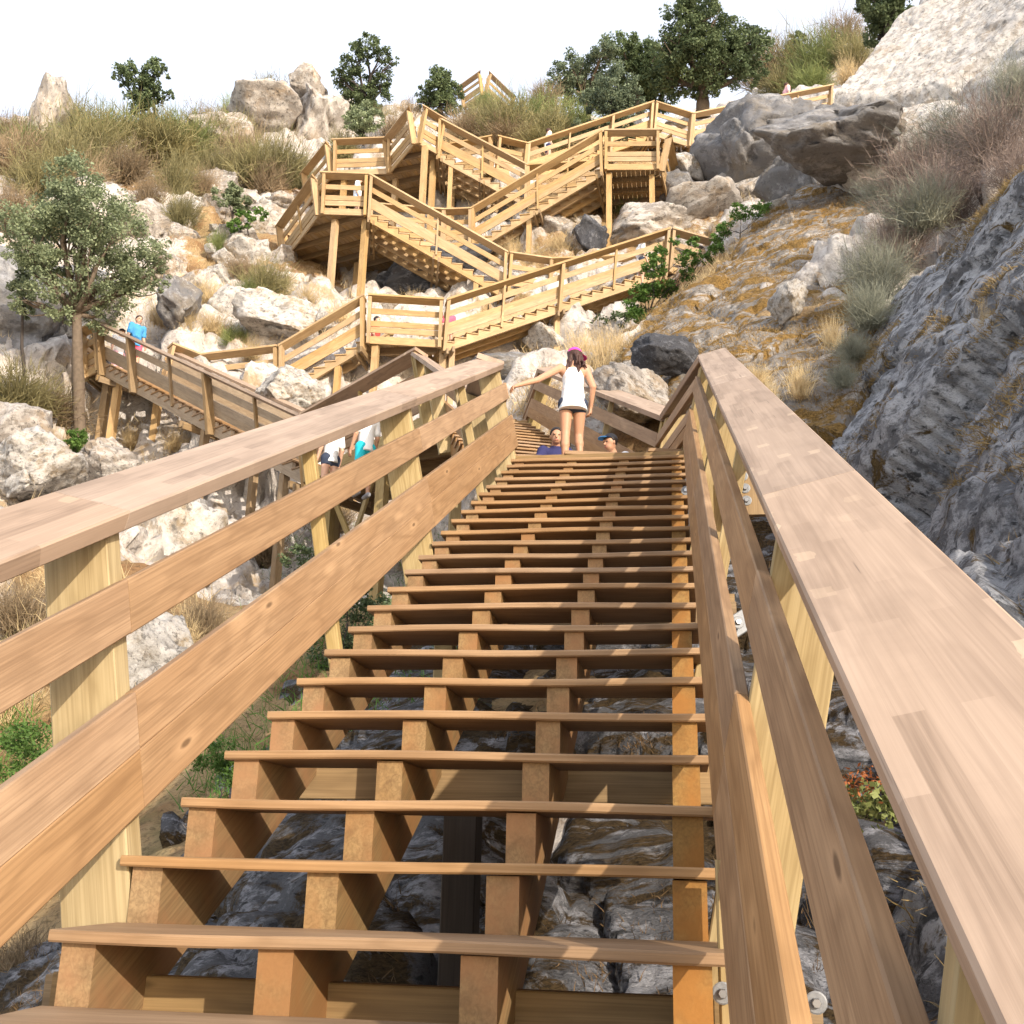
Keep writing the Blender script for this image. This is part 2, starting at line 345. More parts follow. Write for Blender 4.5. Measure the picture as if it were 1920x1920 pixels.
mask = fbm(P*np.array([.16, .16, .16]), 4, 11)*.9 + .12
leftness = np.clip((3-P[:, 0])/4, 0, 1)
rockn = np.clip(.5 + mask*1.1 + .12*leftness - .45*np.exp(-((P[:, 0]+3.5)/4.0)**2)*np.clip((19-P[:, 1])/6, 0, 1), 0, 1)
b1 = blocks(P*np.array([.33, .33, .40])*1.0+fbm(P*.5, 2, 3)[:, None]*.25, 5, .75, .35, .10)
b2 = blocks(P*.95+3.1, 9, .6, .25, .10)
b3 = blocks(P*2.6+9.7, 21, .5, .2, .12)
disp = far*(rockn*(.95*b1+.36*b2+.16*b3)+.16*fbm(P*.9, 4, 31)+.09*fbm(P*3.6, 4, 41))
near_stair = np.exp(-((P[:, 0]-.7)/2.6)**2)*np.clip((11-P[:, 1])/3, 0, 1)
disp *= (1-.55*near_stair)
P2 = P + nrm*disp[:, None]
M_SOIL = soil_mat()
tm = fastmesh('hillside', P2, grid_faces(NA, ND)[:, ::-1], M_SOIL, True)
a = tm.attributes.new('rockness', 'FLOAT', 'POINT'); a.data.foreach_set('value', np.clip(rockn+.25*b1-.1, 0, 1).astype(np.float32))
hs = obj('hillside', tm); hs['kind'] = 'structure'
print('hillside done')

# ------------------------------------------------------------------ rock faces to the right
def patch(name, label, cat, rows, mat, nu, nv, thick, dfun, world=False, away=None):
    """rows of control points (photo pixel + distance, or metres): a smooth sheet given relief and closed into a solid"""
    R = np.array([[(q if world else at_d(*q)) for q in r] for r in rows], float)
    def interp(R, n, axis):
        k = R.shape[axis]; t = np.linspace(0, k-1, n); i = np.clip(t.astype(int), 0, k-2); f = t-i
        g = lambda j: np.take(R, np.clip(j, 0, k-1), axis)
        sh = [1]*R.ndim; sh[axis] = n; f = f.reshape(sh)
        p0, p1, p2, p3 = g(i-1), g(i), g(i+1), g(i+2)
        return .5*((2*p1)+(-p0+p2)*f+(2*p0-5*p1+4*p2-p3)*f*f+(-p0+3*p1-3*p2+p3)*f**3)
    G = interp(interp(R, nu, 0), nv, 1); P = G.reshape(-1, 3)
    n = normals(P, nu, nv); vd = CAM-P; n *= np.sign((n*vd).sum(1, keepdims=True))
    P = P + n*dfun(P)[:, None]
    back = np.array(away if away is not None else (.25, .8, -.5), float)*thick
    Q = P + back
    f = grid_faces(nu, nv); nn = nu*nv
    faces = [f, f[:, ::-1]+nn]
    idx = np.arange(nn).reshape(nu, nv)
    for e in (idx[0], idx[-1][::-1], idx[:, 0][::-1], idx[:, -1]):
        faces.append(np.stack([e[:-1], e[1:], e[1:]+nn, e[:-1]+nn], -1))
    V_ = np.r_[P, Q]; c = P.mean(0)
    m = fastmesh(name, V_-c, np.concatenate(faces), mat, True)
    o = obj(name, m, loc=c); tag(o, label, cat); return o, P, n
# the shaded face beside the handrail
rows = []
for yy, x0, z0, L_, dip in ((-3.5, 2.5, -2.9, 2.2, 40), (-1, 2.45, -1.5, 3.2, 44), (1.5, 2.40, -.15, 4.6, 49), (3.5, 2.40, .95, 5.6, 53), (6, 2.45, 2.3, 5.6, 56), (8.5, 2.50, 3.3, 5.1, 57), (10.5, 2.55, 4.3, 4.3, 56), (12.5, 2.65, 5.3, 3.3, 54), (14.3, 2.8, 6.2, 2.2, 50)):
    c_, s_ = math.cos(math.radians(dip)), math.sin(math.radians(dip))
    rows.append([V(x0-.5, yy, z0-.5)]+[V(x0+c_*L_*k*(1+.10*k), yy, z0+s_*L_*k) for k in (0, .25, .5, .75, .93)]+[V(x0+c_*L_*1.25+.5, yy+.1, z0+s_*L_*1.02)])
def dcl(P):
    q = P@np.array([[.9, 0, .45], [0, .38, .22], [-.35, .2, .9]])
    return .34*blocks(q*.30+1.7, 61, .8, .30, .07)+.10*blocks(q*1.0, 71, .6, .25, .09)+.09*fbm(P*1.3, 5, 81)+.03*fbm(P*7, 3, 91)
cliff, CLP, CLN = patch('rock_face', 'steep dark grey lichen-streaked rock face beside the handrail', 'rock', rows, M_CLIFF, 330, 230, 1.0, dcl, world=True, away=(2.2, .3, -2.0))
# the ochre mossy slab with its clean left edge
def dos(P): return .30*blocks(P*.33+5.2, 101, .6, .3, .08)+.08*blocks(P*1.3, 111, .6, .25, .1)+.06*fbm(P*1.7, 5, 121)+.03*fbm(P*8, 3, 131)
rows = [[(1150, 735, 17.0), (1300, 760, 14.6), (1440, 800, 13.4), (1580, 830, 12.8)], [(1185, 655, 19.5), (1330, 650, 16.2), (1470, 670, 15.0), (1620, 700, 14)],
        [(1228, 600, 21.5), (1370, 570, 18.5), (1500, 580, 17), (1660, 600, 16)], [(1330, 515, 24), (1440, 490, 21.5), (1560, 490, 20), (1690, 500, 19)],
        [(1425, 425, 27), (1500, 420, 25), (1620, 420, 23), (1740, 420, 21.5)], [(1520, 340, 30), (1590, 340, 28.5), (1680, 340, 27), (1800, 340, 24)]]
ochre, OCP, OCN = patch('mossy_slab', 'long tilted slab covered in ochre moss below the overhanging rock', 'rock', rows, M_OCHRE, 260, 200, 1.0, dos, away=(1.0, 1.2, -1.6))
def dws(P): return .60*blocks(P*.2+2.2, 141, .5, .35, .05)+.05*blocks(P*.8+7, 151, .6, .25, .06)+.05*fbm(P*.9, 5, 161)+.02*fbm(P*7, 3, 171)
rows = [[(1480, 262, 27.4), (1570, 305, 26.2), (1700, 300, 25.8), (1880, 230, 24)],
        [(1545, 208, 28), (1630, 215, 27.2), (1770, 190, 26), (1960, 110, 24)], [(1640, 112, 30), (1710, 100, 29.3), (1840, 70, 28), (2010, 10, 26)], [(1738, -30, 33), (1800, -40, 32), (1900, -70, 31), (2060, -120, 29)]]
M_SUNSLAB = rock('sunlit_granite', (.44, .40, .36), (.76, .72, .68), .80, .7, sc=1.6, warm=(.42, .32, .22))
slab, SLP, SLN = patch('overhanging_slab', 'huge white granite slab jutting out above the mossy slab', 'rock', rows, M_SUNSLAB, 220, 200, 1.0, dws, away=(1.6, 2.4, -.6))
rows = [[V(x, yy, S*yy-h+.0*yy) for x, h in ((-1.9, 2.15), (-1.0, 1.75), (0.0, 1.25), (.9, 1.0), (1.7, .85), (2.5, .75))] for yy in (-3, -1, 1, 3, 5, 7, 8.6)]
def dun(P): 
    q = P@np.array([[.8, .2, .4], [0, .7, .22], [-.35, .2, .8]]); return .30*blocks(q*.6+3.3, 181, .8, .35, .07)+.10*blocks(q*1.7, 191, .7, .3, .08)+.06*fbm(P*2.2, 5, 195)+.02*fbm(P*9, 3, 197)
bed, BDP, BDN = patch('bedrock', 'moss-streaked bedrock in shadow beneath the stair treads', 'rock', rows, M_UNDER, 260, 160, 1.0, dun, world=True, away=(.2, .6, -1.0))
print('rock faces done')

# ------------------------------------------------------------------ boulders
def ico(n):
    import bmesh
    bm = bmesh.new(); bmesh.ops.create_icosphere(bm, subdivisions=n, radius=1)
    v = np.array([q.co[:] for q in bm.verts]); f = np.array([[l.index for l in p.verts] for p in bm.faces]); bm.free(); return v, f
ICO = {n: ico(n) for n in (4, 5, 6)}
def boulder_mesh(seed, sub=4, cuts=11, rough=1.0, mat=None):
    r = np.random.default_rng(seed); v, f = ICO[sub]; v = v.copy()
    for k in range(cuts+5):
        n = unit(r.normal(size=3)); d = r.uniform(.50, .82); s = v@n-d
        v -= np.where(s > 0, s, 0)[:, None]*n
    n = v/np.linalg.norm(v, axis=1, keepdims=True)
    v = v + n*(rough*(.13*blocks(v*1.6+seed, seed, .7, .4, .06)+.05*blocks(v*4.1+seed, seed+3, .7, .3, .08)+.045*fbm(v*2.6+seed, 4, seed)+.03*fbm(v*9, 4, seed+5)))[:, None]
    return fastmesh('boulder', v, f, mat, True)
_bv = {}
def boulder(label, px, py, w, h, d=None, mat=M_WHITE, seed=None, depth=None, rot=None, group=None, sink=.0, name='boulder', share=None, sub=4):
    if d is None: P, d = on_ground(px, py); 
    P = at_d(px, py, d); sc = d/FPX; rx, rz = w*sc/2, h*sc/2; ry = depth if depth else (rx+rz)*.6
    if share is not None:
        key = (share, mat.name)
        if key not in _bv: _bv[key] = boulder_mesh(500+share, 4, 11, 1.0, mat)
        m = _bv[key]
    else: m = boulder_mesh(seed if seed is not None else int(px*7+py), sub if sub == 4 else 5, 11, 1.0, mat)
    o = obj(name, m, loc=P+ray(px, py)*ry*.55); o.scale = (rx*1.36, ry*1.36, rz*1.38)
    o.rotation_euler = rot if rot else (random.uniform(-.3, .3), random.uniform(-.3, .3), random.uniform(-.5, .5) if share is None else random.uniform(0, 6.28))
    return tag(o, label, 'boulder' if name == 'boulder' else 'rock', group)
boulder('big rounded white granite boulder below the winding boardwalk', 528, 605, 125, 95, 31.5, M_PALE, 3, rot=(0, 0, .2), sub=5)
boulder('small white boulder leaning on the big rounded one', 602, 602, 34, 40, 31.5, M_PALE, 4)
boulder('tall blocky pale rock standing on the far ridge', 92, 232, 62, 130, 50, M_WHITE, 5, rot=(0, .1, .3))
boulder('great domed granite outcrop on the ridge beside the upper landing', 600, 250, 110, 150, 51, M_WHITE, 6, rot=(0, .15, .2), sub=5)
boulder('round knob of granite perched on the domed outcrop', 570, 160, 56, 66, 52, M_WHITE, 7)
boulder('cracked grey granite outcrop left of the domed outcrop', 500, 222, 120, 70, 51, M_WHITE, 8)
boulder('weathered pale outcrop among brooms on the ridge', 405, 262, 100, 70, 50, M_WHITE, 9)
boulder('large smooth grey boulder beside the top flight', 1425, 292, 205, 150, 38, M_GREYR, 10, rot=(0, .2, -.2), sub=5)
boulder('white angular boulder next to the upper landing', 1280, 322, 84, 70, 39.5, M_PALE, 11)
boulder('grey rough boulder under the white angular one', 1270, 368, 76, 60, 38.5, M_GREYR, 12)
boulder('lichen-flecked rock beneath the overhanging slab', 1480, 350, 110, 90, 33, M_GREYR, 13)
boulder('grey block standing in for the shaded lip of the white slab', 1580, 268, 250, 105, 25.4, M_GREYR, 44, rot=(.15, .12, -.2), sub=5, depth=1.6)  # darker rock colour paints the shade of the slab's down-facing lip
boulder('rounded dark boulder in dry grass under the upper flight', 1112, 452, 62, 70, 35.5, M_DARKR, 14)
boulder('long pale rock shelf in front of the upper landing columns', 1215, 432, 180, 80, 36, M_WHITE, 15, rot=(0, -.1, 0), sub=5)
boulder('broken brown-and-white rock band above the green sprigs', 1320, 400, 150, 60, 36.5, M_WHITE, 16)
boulder('white lichened slab lying on the lower left slope', 80, 885, 165, 110, 17, M_PALE, 17, rot=(.1, -.3, .2), sub=5)
boulder('moss-capped pale rock left of the round column feet', 30, 800, 120, 105, 20, M_WHITE, 18)
boulder('dark speckled rock wall behind the tree trunk', 45, 610, 330, 250, 33.0, M_GREYR, 19, rot=(.1, .1, .1), sub=5, depth=2.2)
boulder('pyramid of white rock between two boardwalk flights', 535, 748, 112, 80, 26.5, M_PALE, 20, rot=(0, .2, .4), sub=5)
boulder('shaded wedge of rock under the leaning bare tree', 330, 578, 70, 95, 32, M_GREYR, 21)
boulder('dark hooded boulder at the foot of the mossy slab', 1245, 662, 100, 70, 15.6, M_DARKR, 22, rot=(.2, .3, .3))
boulder('small white block stuck on the mossy slab', 1482, 568, 52, 72, 16.6, M_PALE, 23, rot=(0, .4, .2))
boulder('rust and white boulder under the middle support column', 445, 1170, 130, 170, 14.0, M_WHITE, 24, rot=(.2, -.2, .4), sub=5)
boulder('jagged white rock seen below the left handrail', 285, 1270, 180, 200, 10.5, M_PALE, 25, sub=5)
boulder('upright smooth pale rock wall behind the braced columns', 310, 1030, 260, 230, 19.0, M_PALE, 26, rot=(.1, .0, .1), sub=5, depth=.9)
boulder('tan rock beside the white slab on the lower slope', 200, 880, 140, 90, 21, M_WHITE, 27, sub=5)
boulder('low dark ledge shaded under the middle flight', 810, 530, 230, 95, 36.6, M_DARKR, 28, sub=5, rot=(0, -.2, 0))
boulder('mottled rock under the steps of the top flight', 1000, 400, 120, 60, 39, M_GREYR, 29)
boulder('speckled rock behind the girl beside the turning flight', 1190, 745, 150, 90, 15.2, M_WHITE, 33, rot=(.2, .6, .1), sub=5)
boulder('grey rock wall in shadow under the middle walkway', 940, 690, 120, 50, 25, M_GREYR, 34)
k = 0
regs = ((0, 330, 560, 470, 34), (330, 300, 560, 480, 20), (20, 470, 330, 640, 10), (360, 480, 540, 600, 16), (0, 1000, 420, 1330, 14), (230, 790, 420, 880, 7), (1000, 640, 1220, 760, 14), (700, 560, 980, 700, 10), (960, 420, 1330, 470, 10), (1260, 300, 1500, 420, 8), (620, 225, 800, 300, 8))
for (x0, y0, x1, y1, n) in regs:
    for i in range(n):
        x, y = random.uniform(x0, x1), random.uniform(y0, y1); q, d = on_ground(x, y)
        if d > 70 or d < 8: continue
        w = random.choice((22, 30, 40, 55, 75))*random.uniform(.7, 1.2)
        where = 'on the ridge slope' if y < 300 else 'below the brooms on the left slope' if (x < 560 and y < 480) else 'beside the big rounded boulder' if (x < 560 and y < 660) else 'on the lower left slope' if x < 560 else 'beside the upper landings' if y < 480 else 'under the bright flight' if y < 700 and x < 990 else 'beside the turning flight'
        lab = ('angular white granite block ' if k % 3 else 'rounded pinkish-white stone ')+where
        boulder(lab, x, y, w, w*random.uniform(.55, 1.0), d, M_WHITE if k % 3 else M_PALE, group=('angular blocks ' if k % 3 else 'rounded stones ')+where, share=k % 9); k += 1
print('boulders done', k)

# ------------------------------------------------------------------ timber boardwalk
ZUP = V(0, 0, 1)
def place(name, verts, faces, X, Zh, org, parent, mat):
    X = unit(X); Zd = unit(Zh-X*np.dot(Zh, X)); Y = np.cross(Zd, X)
    Rm = np.stack([X, Y, Zd]); lv = (np.asarray(verts)-org)@Rm.T
    m = mesh(name, lv, faces, [mat]); o = obj(name, m, parent)
    pl = np.array(parent.location) if parent else np.zeros(3); q = org-pl
    o.matrix_local = Matrix(((X[0], Y[0], Zd[0], q[0]), (X[1], Y[1], Zd[1], q[1]), (X[2], Y[2], Zd[2], q[2]), (0, 0, 0, 1)))
    return o
def beam(name, p0, p1, up, w, t, mat, parent, n0=None, n1=None, ch=.004):
    """a sawn timber from p0 to p1: t thick along up, w wide; ends cut on planes n0 / n1; long edges eased"""
    p0 = np.asarray(p0, float); p1 = np.asarray(p1, float)
    X = unit(p1-p0); Zd = unit(np.asarray(up, float)-X*np.dot(up, X)); Y = np.cross(Zd, X)
    a, b = w/2, t/2
    sec = [(-a, -b+ch), (-a+ch, -b), (a-ch, -b), (a, -b+ch), (a, b-ch), (a-ch, b), (-a+ch, b), (-a, b-ch)] if ch else [(-a, -b), (a, -b), (a, b), (-a, b)]
    vs = []
    for pt, n in ((p0, n0), (p1, n1)):
        n = X if n is None else np.asarray(n, float)
        for y, z in sec:
            off = Y*y+Zd*z; vs.append(pt+off-X*(np.dot(off, n)/np.dot(X, n)))
    k = len(sec)
    fs = [[i, (i+1) % k, k+(i+1) % k, k+i] for i in range(k)]+[list(range(k))[::-1], list(range(k, 2*k))]
    fs = [f[::-1] for f in fs] if np.dot(np.cross(Y, Zd), X) < 0 else fs
    return place(name, vs, fs, X, Zd, (p0+p1)/2, parent, mat)

def rail_run(par, A, B, out, post_s=None, mats=None, n0=None, n1=None, ext0=0.0, ext1=0.0, near=False, split=None, lower=True, pbot=-.38):
    mr, mb, mp_ = mats
    A = np.asarray(A, float); B = np.asarray(B, float); out = unit(np.array([out[0], out[1], 0]))
    L = np.linalg.norm((B-A)[:2]); hd = unit(V(*(B-A)[:2], 0)); d = unit(B-A); e = unit(out*.208+ZUP)
    A2 = A-d*ext0; B2 = B+d*ext1
    cosv = math.sqrt(d[0]**2+d[1]**2)
    nin = unit(np.cross(d, e)); nin = nin if np.dot(nin, out) < 0 else -nin
    base = lambda q, h: q+out*(.01+.208*h)+ZUP*h
    ch = .004 if near else 0
    if post_s is None:
        n = max(1, round(L/1.75)); post_s = []
        for i in range(n+1):
            s = min(max(i/n, .06/L), 1-.06/L); post_s.append((s*L, i % 2 == 0 or i == n))
    cuts = [0.0]+[s for s in (split or []) if .3 < s < L-.3]+[L]
    u = unit(ZUP-d*d[2])
    for i in range(len(cuts)-1):
        q0 = A+(B-A)*(cuts[i]/L) if i else A2; q1 = A+(B-A)*(cuts[i+1]/L) if i < len(cuts)-2 else B2
        gap = d*.002
        c0 = n0 if i == 0 else hd; c1 = n1 if i == len(cuts)-2 else hd
        c0 = hd if c0 is None else c0; c1 = hd if c1 is None else c1
        lat = unit(out+ZUP*.26); ut = np.cross(d, lat); ut = ut if ut[2] > 0 else -ut   # the plank tips inwards
        rr = beam('handrail', q0+out*.283+ZUP*(.985-.029/cosv)+gap, q1+out*.283+ZUP*(.985-.029/cosv)-gap, ut, .27, .060, mr, par, c0, c1, .006 if near else 0)
        for hc in ((.155, .318, .648) if lower else (.318, .648)):
            j = (random.uniform(-1, 1)*.003) if near else 0
            beam('rail_board', base(q0, hc)+nin*.02+gap, base(q1, hc+j)+nin*.02-gap, nin, .148, .038, mb, par, c0, c1, ch)
    for s, wide in post_s:
        q = A+(B-A)*(s/L)
        if wide: beam('post', base(q, pbot)+out*.101, base(q, .905)+out*.101, hd, .20, .088, mp_, par, None, ut, ch)
        else: beam('slim_post', base(q, -.22)+out*.033, base(q, .895)+out*.033, hd, .06, .056, mp_, par, None, ut, ch)
    return post_s

_tread_cache = {}
class Flight: pass
def flight(label, A, hd, n, rise, going, width=W, mats=None, near=False, n_from=0, rails=(1, 1), sup=(), nstr=4, post=None, split=None, group=None):
    """A: centre of the lowest nosing (n=0); hd: horizontal run direction; n risers up to the next deck"""
    hd = unit(V(hd[0], hd[1], 0)); rt = V(hd[1], -hd[0], 0); A = np.asarray(A, float)
    mr, mb, mp_, mt, ms, mbm = mats
    t = thing('stair_flight', label, 'stairs', A, group)
    nose = lambda k: A+hd*going*k+ZUP*rise*k
    tw = width
    key = (round(tw, 3), mt.name, near)
    Xl, Yl = tw/2, .335/2; th = .028; c = .005
    if key not in _tread_cache:
        sec = [(-Yl, -th+c), (-Yl+c, -th), (Yl, -th), (Yl, 0), (-Yl+c, 0), (-Yl, -c)]
        vs = [(x, y, z) for x in (-Xl, Xl) for y, z in sec]; k = 6
        fs = [[i, k+i, k+(i+1) % k, (i+1) % k] for i in range(k)]+[list(range(k)), list(range(k, 2*k))[::-1]]
        if near:   # sawn boards: a little cup and wander along the length
            nx = 14; vs = []; xs = np.linspace(-Xl, Xl, nx)
            for x in xs:
                for y, z in sec: vs.append((x, y, z))
            fs = []
            for a in range(nx-1):
                for i in range(k): fs.append([a*k+i, (a+1)*k+i, (a+1)*k+(i+1) % k, a*k+(i+1) % k])
            fs += [list(range(k)), [(nx-1)*k+i for i in range(k)][::-1]]
        _tread_cache[key] = mesh('tread', vs, fs, [mt])
    for k in range(n_from, n):
        q = nose(k)+hd*(.335/2)
        me = _tread_cache[key]
        if near:
            me = me.copy()
            co = np.array([v.co[:] for v in me.vertices]); ph = random.uniform(0, 6)
            co[:, 2] += .004*np.sin(co[:, 0]*random.uniform(2, 5)+ph)*(co[:, 1] < .1)
            co[:, 1] += .003*np.sin(co[:, 0]*random.uniform(3, 7)+ph*2)
            for v, cc in zip(me.vertices, co): v.co = cc
        o = obj('tread', me, t); j = random.uniform(-.012, .012) if near else 0
        q = q-A+rt*j
        o.matrix_local = Matrix(((rt[0], hd[0], 0, q[0]), (rt[1], hd[1], 0, q[1]), (0, 0, 1, q[2]), (0, 0, 0, 1)))
    # notched stringers
    sl = rise/going; dpt = .37
    offs = [-.72, -.235, .24, .71] if nstr == 4 else ([-.73, 0, .73] if nstr == 3 else [-.73, .73])
    offs = [o_*width/1.571 for o_ in offs]
    d = unit(hd*going+ZUP*rise)
    for x in offs:
        vs, fs = [], []; hw = .0425
        for k in range(n_from, n):
            y0, y1 = k*going+.025, (k+1)*going+.025; zt = k*rise-.029
            if k == n-1: y1 = (k+1)*going-.01
            zp = (k-1)*rise-.029 if k > n_from else sl*y0-dpt
            b0, b1 = sl*y0-dpt, sl*y1-dpt
            i = len(vs)
            for s_ in (-hw, hw):
                for (yy, zz) in ((y0, b0), (y1, b1), (y1, zt), (y0, zt), (y0, zp)): vs.append(A+hd*yy+rt*(x+s_)+ZUP*zz)
            fs += [[i, i+3, i+2, i+1], [i+5, i+6, i+7, i+8], [i+3, i+8, i+7, i+2], [i, i+1, i+6, i+5], [i+4, i+9, i+8, i+3]]
            if k == n_from: fs[-1] = [i, i+5, i+8, i+3]
            if k == n-1: fs.append([i+1, i+2, i+7, i+6])
        place('stringer', vs, fs, d, ZUP, (nose(n_from)+nose(n))/2+rt*x, t, ms)
    F = Flight(); F.t = t; F.A = A; F.hd = hd; F.rt = rt; F.n = n
    F.lA, F.rA = A-rt*width/2, A+rt*width/2; F.lB, F.rB = nose(n)-rt*width/2, nose(n)+rt*width/2
    a0 = nose(n_from)
    for sgn, on in ((-1, rails[0]), (1, rails[1])):
        if not on: continue
        P0 = a0+rt*sgn*width/2; P1 = nose(n)+rt*sgn*width/2
        off = n_from*going
        ps = None if post is None else [(s-off, w_) for s, w_ in post if 0 <= s-off <= (n-n_from)*going+.02]
        rail_run(t, P0, P1, rt*sgn, ps, (mr, mb, mp_), near=near, split=None if split is None else [s-off for s in split])
    L = (n-n_from)*going
    wide = [s for s, w_ in (post or []) if w_] if post else [n_from*going+f*L for f in (.03, .5, .97)]
    if post is None and L < 2.5: wide = [n_from*going+f*L for f in (.05, .95)]
    for s in wide:   # paired cross beams that clamp the posts
        for dy in (-.077, .077):
            q = A+hd*(s+dy)+ZUP*(sl*(s+dy)-.47)
            beam('cross_beam', q-rt*(width/2+.24), q+rt*(width/2+.24), hd, .15, .06, mbm, t, ch=.004 if near else 0)
    for s in sup:
        for sg in (-1, 1):
            q = A+hd*s+rt*sg*(width/2-.12)+ZUP*(sl*s-.36); g = gz(q[0], q[1])-.6
            if q[2]-g > .3: beam('support_column', V(q[0], q[1], g), q, hd, .15, .15, mp_, t, ch=0)
    F.sl = sl; F.going = going
    return F

def clip_strip(poly, o, d, nrm, c):
    """interval along d where the line at offset c (along nrm) is inside the polygon"""
    ts = []
    for i in range(len(poly)):
        a = poly[i]-o; b = poly[(i+1) % len(poly)]-o; ca, cb = a@nrm-c, b@nrm-c
        if (ca < 0) != (cb < 0):
            f = ca/(ca-cb); ts.append((a+(b-a)*f)@d)
    ts.sort(); return [(ts[i], ts[i+1]) for i in range(0, len(ts)-1, 2)]
def landing(label, pts, z, rails, mats, bdir, cols=(), near=False, group=None, joist=True):
    pts = [np.array(p[:2], float) for p in pts]
    ar = sum(pts[i][0]*pts[(i+1) % len(pts)][1]-pts[(i+1) % len(pts)][0]*pts[i][1] for i in range(len(pts)))
    mr, mb, mp_, mt, ms, mbm = mats
    c = sum(pts)/len(pts); t = thing('timber_landing', label, 'landing', (c[0], c[1], z), group)
    d = unit(bdir); nr = np.array([-d[1], d[0]]); o = c
    lo, hi = min((p-o)@nr for p in pts), max((p-o)@nr for p in pts)
    k = lo+.07
    while k < hi:
        for a, b in clip_strip(pts, o, d, nr, k):
            if b-a > .1:
                p0 = o+d*(a+.012)+nr*k; p1 = o+d*(b-.012)+nr*k
                beam('deck_board', V(*p0, z-.018), V(*p1, z-.018), ZUP, .14, .036, mt, t, ch=.003 if near else 0)
        k += .152
    if joist:
        lo2, hi2 = min((p-o)@d for p in pts), max((p-o)@d for p in pts); k = lo2+.12
        while k < hi2-.05:
            for a, b in clip_strip(pts, o, nr, d, k):
                if b-a > .2: beam('joist', V(*(o+nr*(a+.06)+d*k), z-.135), V(*(o+nr*(b-.06)+d*k), z-.135), ZUP, .07, .19, mbm, t, ch=0)
            k += .62
    n = len(pts)
    outs = []
    for i in range(n):
        e = unit(pts[(i+1) % n]-pts[i]); outs.append(np.array([e[1], -e[0]]) if ar > 0 else np.array([-e[1], e[0]]))
    for i in range(n):
        a, b = pts[i], pts[(i+1) % n]; e = unit(b-a); o2 = outs[i]
        if np.linalg.norm(b-a) < .25: continue
        beam('edge_beam', V(*(a+o2*.025), z-.14), V(*(b+o2*.025), z-.14), V(*o2, 0), .21, .05, mbm if i not in rails else mp_, t, ch=.003 if near else 0)
        if i in rails:
            def mit(i0, i1):
                if i0 in rails and i1 in rails:
                    e0 = unit(pts[(i0+1) % n]-pts[i0]); e1 = unit(pts[(i1+1) % n]-pts[i1]); s_ = e0+e1
                    if np.linalg.norm(s_) > .3: return V(*unit(s_), 0)
                return V(*e, 0)
            rail_run(t, V(*a, z), V(*b, z), o2, None, (mr, mb, mp_), mit((i-1) % n, i), mit(i, (i+1) % n), near=near, pbot=-.26)
    for x, y in cols:
        g = gz(x, y)-.7
        if z-.24-g > .2: beam('support_column', V(x, y, g), V(x, y, z-.24), V(d[0], d[1], 0), .17, .17, mp_, t, ch=.003 if near else 0)
    return t

NEAR = (M_RAIL, M_BOARD, M_POST, M_TREAD, M_STRING, M_BEAM)
FAR = (M_FAR, M_FAR, M_FAR, M_FAR, M_FAR, M_BEAM)
MIDW = (M_RAIL, M_BOARD, M_POST, M_TREAD, M_STRING, M_BEAM)

# --- the flight one stands on
posts0 = [(-3.07, True), (-1.34, False), (.39, True), (2.12, False), (3.85, True), (5.58, False), (7.16, True)]
F0 = flight('wide open-tread stair flight running up to the girl in the pink cap', V(W/2, 0, 0), V(0, 1, 0), 23, RISE, GOING, mats=NEAR, near=True, n_from=-9, post=posts0, split=[.39, 3.85])
t0 = F0.t
for (x, y, zt) in ((float(at_y(870, 1500, 1.3)[0]), 1.3, .36), (.05, 4.1, 1.75), (1.5, 4.1, 1.75), (.05, 7.0, 3.3), (1.5, 7.0, 3.3)):
    beam('support_column', V(x, y, gz(x, y)-.7), V(x, y, zt), V(0, 1, 0), .115, .115, M_DARK if y < 2 else M_POST, t0)
beam('cross_board', V(-.15, .335, -.20), V(1.72, .335, -.20), V(0, 1, 0), .15, .045, M_BEAM, t0)
beam('cross_board', V(-.15, .345, -.355), V(1.72, .345, -.355), V(0, 1, 0), .15, .05, M_BEAM, t0)
beam('cross_board', V(-.15, 1.60, .46), V(1.72, 1.60, .46), V(0, 1, 0), .14, .045, M_BEAM, t0)
beam('packing_block', V(1.60, .16, -.62), V(1.60, .16, .19), V(0, 1, 0), .09, .075, M_POST, t0)
def disc(name, c, n, r, h, mat, parent, seg=20, hexn=False):
    n = unit(n); u = unit(np.cross(n, ZUP)); v = np.cross(n, u); k = 6 if hexn else seg
    vs = [c+u*math.cos(a)*r+v*math.sin(a)*r+n*z for z in (0, h*.7) for a in [2*math.pi*i/k for i in range(k)]]
    vs += [c+u*math.cos(a)*r*.86+v*math.sin(a)*r*.86+n*h for a in [2*math.pi*i/k for i in range(k)]]
    fs = []
    for l in (0, 1): fs += [[l*k+i, l*k+(i+1) % k, (l+1)*k+(i+1) % k, (l+1)*k+i] for i in range(k)]
    fs.append([2*k+i for i in range(k)])
    m = mesh(name, np.array(vs)-c, fs, [mat]); return obj(name, m, parent, loc=c-np.array(parent.location))
def bolt(c, n, parent, r=.026):
    w = disc('washer', c, n, r, .005, M_STEEL, parent)
    b = disc('nut', np.asarray(c)+unit(n)*.005, n, r*.45, .014, M_BOLT, parent, hexn=True)
for px_, py_, Y in ((1355, 1862, .118), (1530, 1880, .075)): bolt(at_y(px_, py_, Y), V(0, -1, 0), t0, .024)
pl = at_y(1408, 918, 3.7)
beam('splice_plate', pl-V(.0, 0, .16), pl+V(0, 0, .13), V(0, 1, 0), .22, .05, M_BEAM, t0)
for dx, dz in ((-.045, .075), (.04, .085), (-.035, .0), (-.03, -.075)): bolt(pl+V(dx, -.026, dz), V(0, -1, 0), t0, .03)
